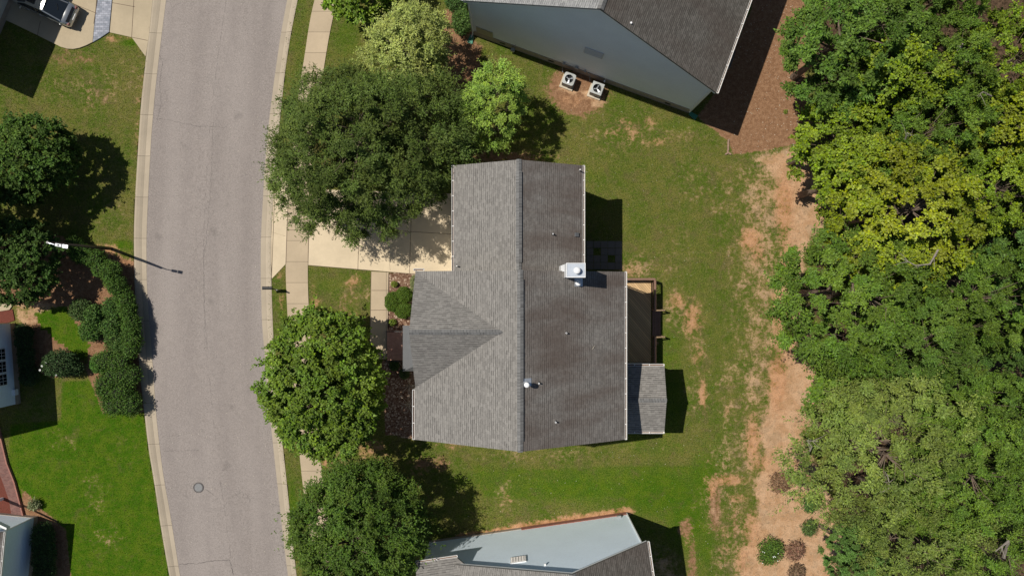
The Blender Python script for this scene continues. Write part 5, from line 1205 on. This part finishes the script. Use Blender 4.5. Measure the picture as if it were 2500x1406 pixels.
# ------------------------------------------------------------------ cracks in the asphalt
def crack(pts, seed, wd=.022):
    rg = random.Random(seed); mb = MB(); P_ = []
    for a, b in zip(pts[:-1], pts[1:]):
        n = max(2, int(math.hypot(b[0] - a[0], b[1] - a[1]) / 5))
        for i in range(n): t = i / n; P_.append((a[0] + (b[0] - a[0]) * t + rg.uniform(-1.6, 1.6), a[1] + (b[1] - a[1]) * t + rg.uniform(-1.6, 1.6)))
    def zr(x, y):
        li = np.interp(y, Li[:, 1], Li[:, 0]); ri = np.interp(y, Ri[:, 1], Ri[:, 0]); q = (x - li) / (ri - li); return ROADZ + .06 * (1 - abs(2 * q - 1)) + .004
    for a, b in zip(P_[:-1], P_[1:]):
        A = G(*a); B_ = G(*b); d = (B_ - A).normalized(); nrm = Vector((-d.y, d.x, 0)) * wd * rg.uniform(.3, .7); A.z = zr(*a); B_.z = zr(*b); mb.face([A - nrm, B_ - nrm, B_ + nrm, A + nrm])
    struct(mb.build("road_crack", M['crack'], recalc=False), "thin dark crack in the asphalt", "crack")
M['crack'] = plain("asphalt_crack", (.10, .088, .08), .95, 0, .3, 9)  # dark colour of the crack strips
crack([(437,1378),(480,1376),(515,1370),(560,1366),(570,1406)], 1, .03); crack([(392,1068),(420,1064),(440,1062)], 2, .016); crack([(386,130),(395,150),(388,200),(392,250),(380,300)], 3, .016)
crack([(388,290),(420,295),(455,303),(480,308),(560,312)], 4, .016); crack([(399,1100),(440,1101),(490,1097)], 5, .014); crack([(500,1194),(512,1200),(530,1214)], 6, .018); crack([(520,300),(516,420),(510,520),(497,640),(500,860)], 7, .012)

# ------------------------------------------------------------------ standing grass in the lawns
def grass(name, label, n, col, key, lo, hi, seed):
    global RNG
    RNG = np.random.default_rng(seed); K = ch[key].reshape(ny, nx)
    x = RNG.uniform(-38.5, 32, n * 3); y = RNG.uniform(-22, 22, n * 3)
    ix = np.clip(np.searchsorted(xs, x), 0, nx - 1); iy = np.clip(np.searchsorted(ys, y), 0, ny - 1)
    def at(k): return ch[k].reshape(ny, nx)[iy, ix]
    bad = np.maximum.reduce([at('brown') * 1.3, at('litter') * 1.5, at('chip') * 2, at('straw') * 1.25, at('clay') * 1.0]); zz = Z.reshape(ny, nx)[iy, ix]
    px = x * S + CX; py = -y * S + CY; A = np.stack([px, py], 1)
    blocked = np.zeros(len(A), bool)
    for poly in ([(757,462),(1125,474),(1125,668),(907,661),(752,647)], [(676,405),(707,448),(700,645),(663,682),(660,560)], [(905,660),(952,663),(949,880),(901,880)], [(-60,-40),(30,57),(166,120),(213,112),(243,96),(268,80),(322,92),(357,139),(380,-60)], cw + cwi[::-1] + [(-90, 1262)]): blocked |= sd_poly(A, poly) > -1
    sl_ = np.interp(py, Sl[:, 1], Sl[:, 0]); sr_ = np.interp(py, Sr[:, 1], Sr[:, 0]); blocked |= (px > sl_ - 1) & (px < sr_ + 1)
    v = K[iy, ix]; ok = (zz > -.01) & (bad < RNG.uniform(.25, .75, len(x))) & ~blocked & (v >= lo) & (v <= hi); x = x[ok][:n]; y = y[ok][:n]; m = len(x)
    pos = np.stack([x, y, np.full(m, -.01)], 1); al = unit(np.concatenate([RNG.normal(size=(m, 2)) * .7, RNG.uniform(.35, 1.0, (m, 1))], 1)); nm = unit(np.concatenate([RNG.normal(size=(m, 2)), RNG.uniform(.5, 1.4, (m, 1))], 1))
    L = RNG.uniform(.06, .13, m); me_ = leaf_mesh(name, pos, al, nm, L, L * .30, RNG.random(m), RNG.random(m)); o = bpy.data.objects.new(name, me_); COL.objects.link(o); o.color = (*col, 1)
    tag(o, label, "grass", None, 'stuff')
grass("grass", "olive summer grass standing in the dry lawns", 110000, (.140, .175, .028), 'lush', -.1, .42, 201)
grass("grass", "bright green grass standing in the watered lawns", 60000, (.090, .190, .010), 'lush', .42, 2, 202)
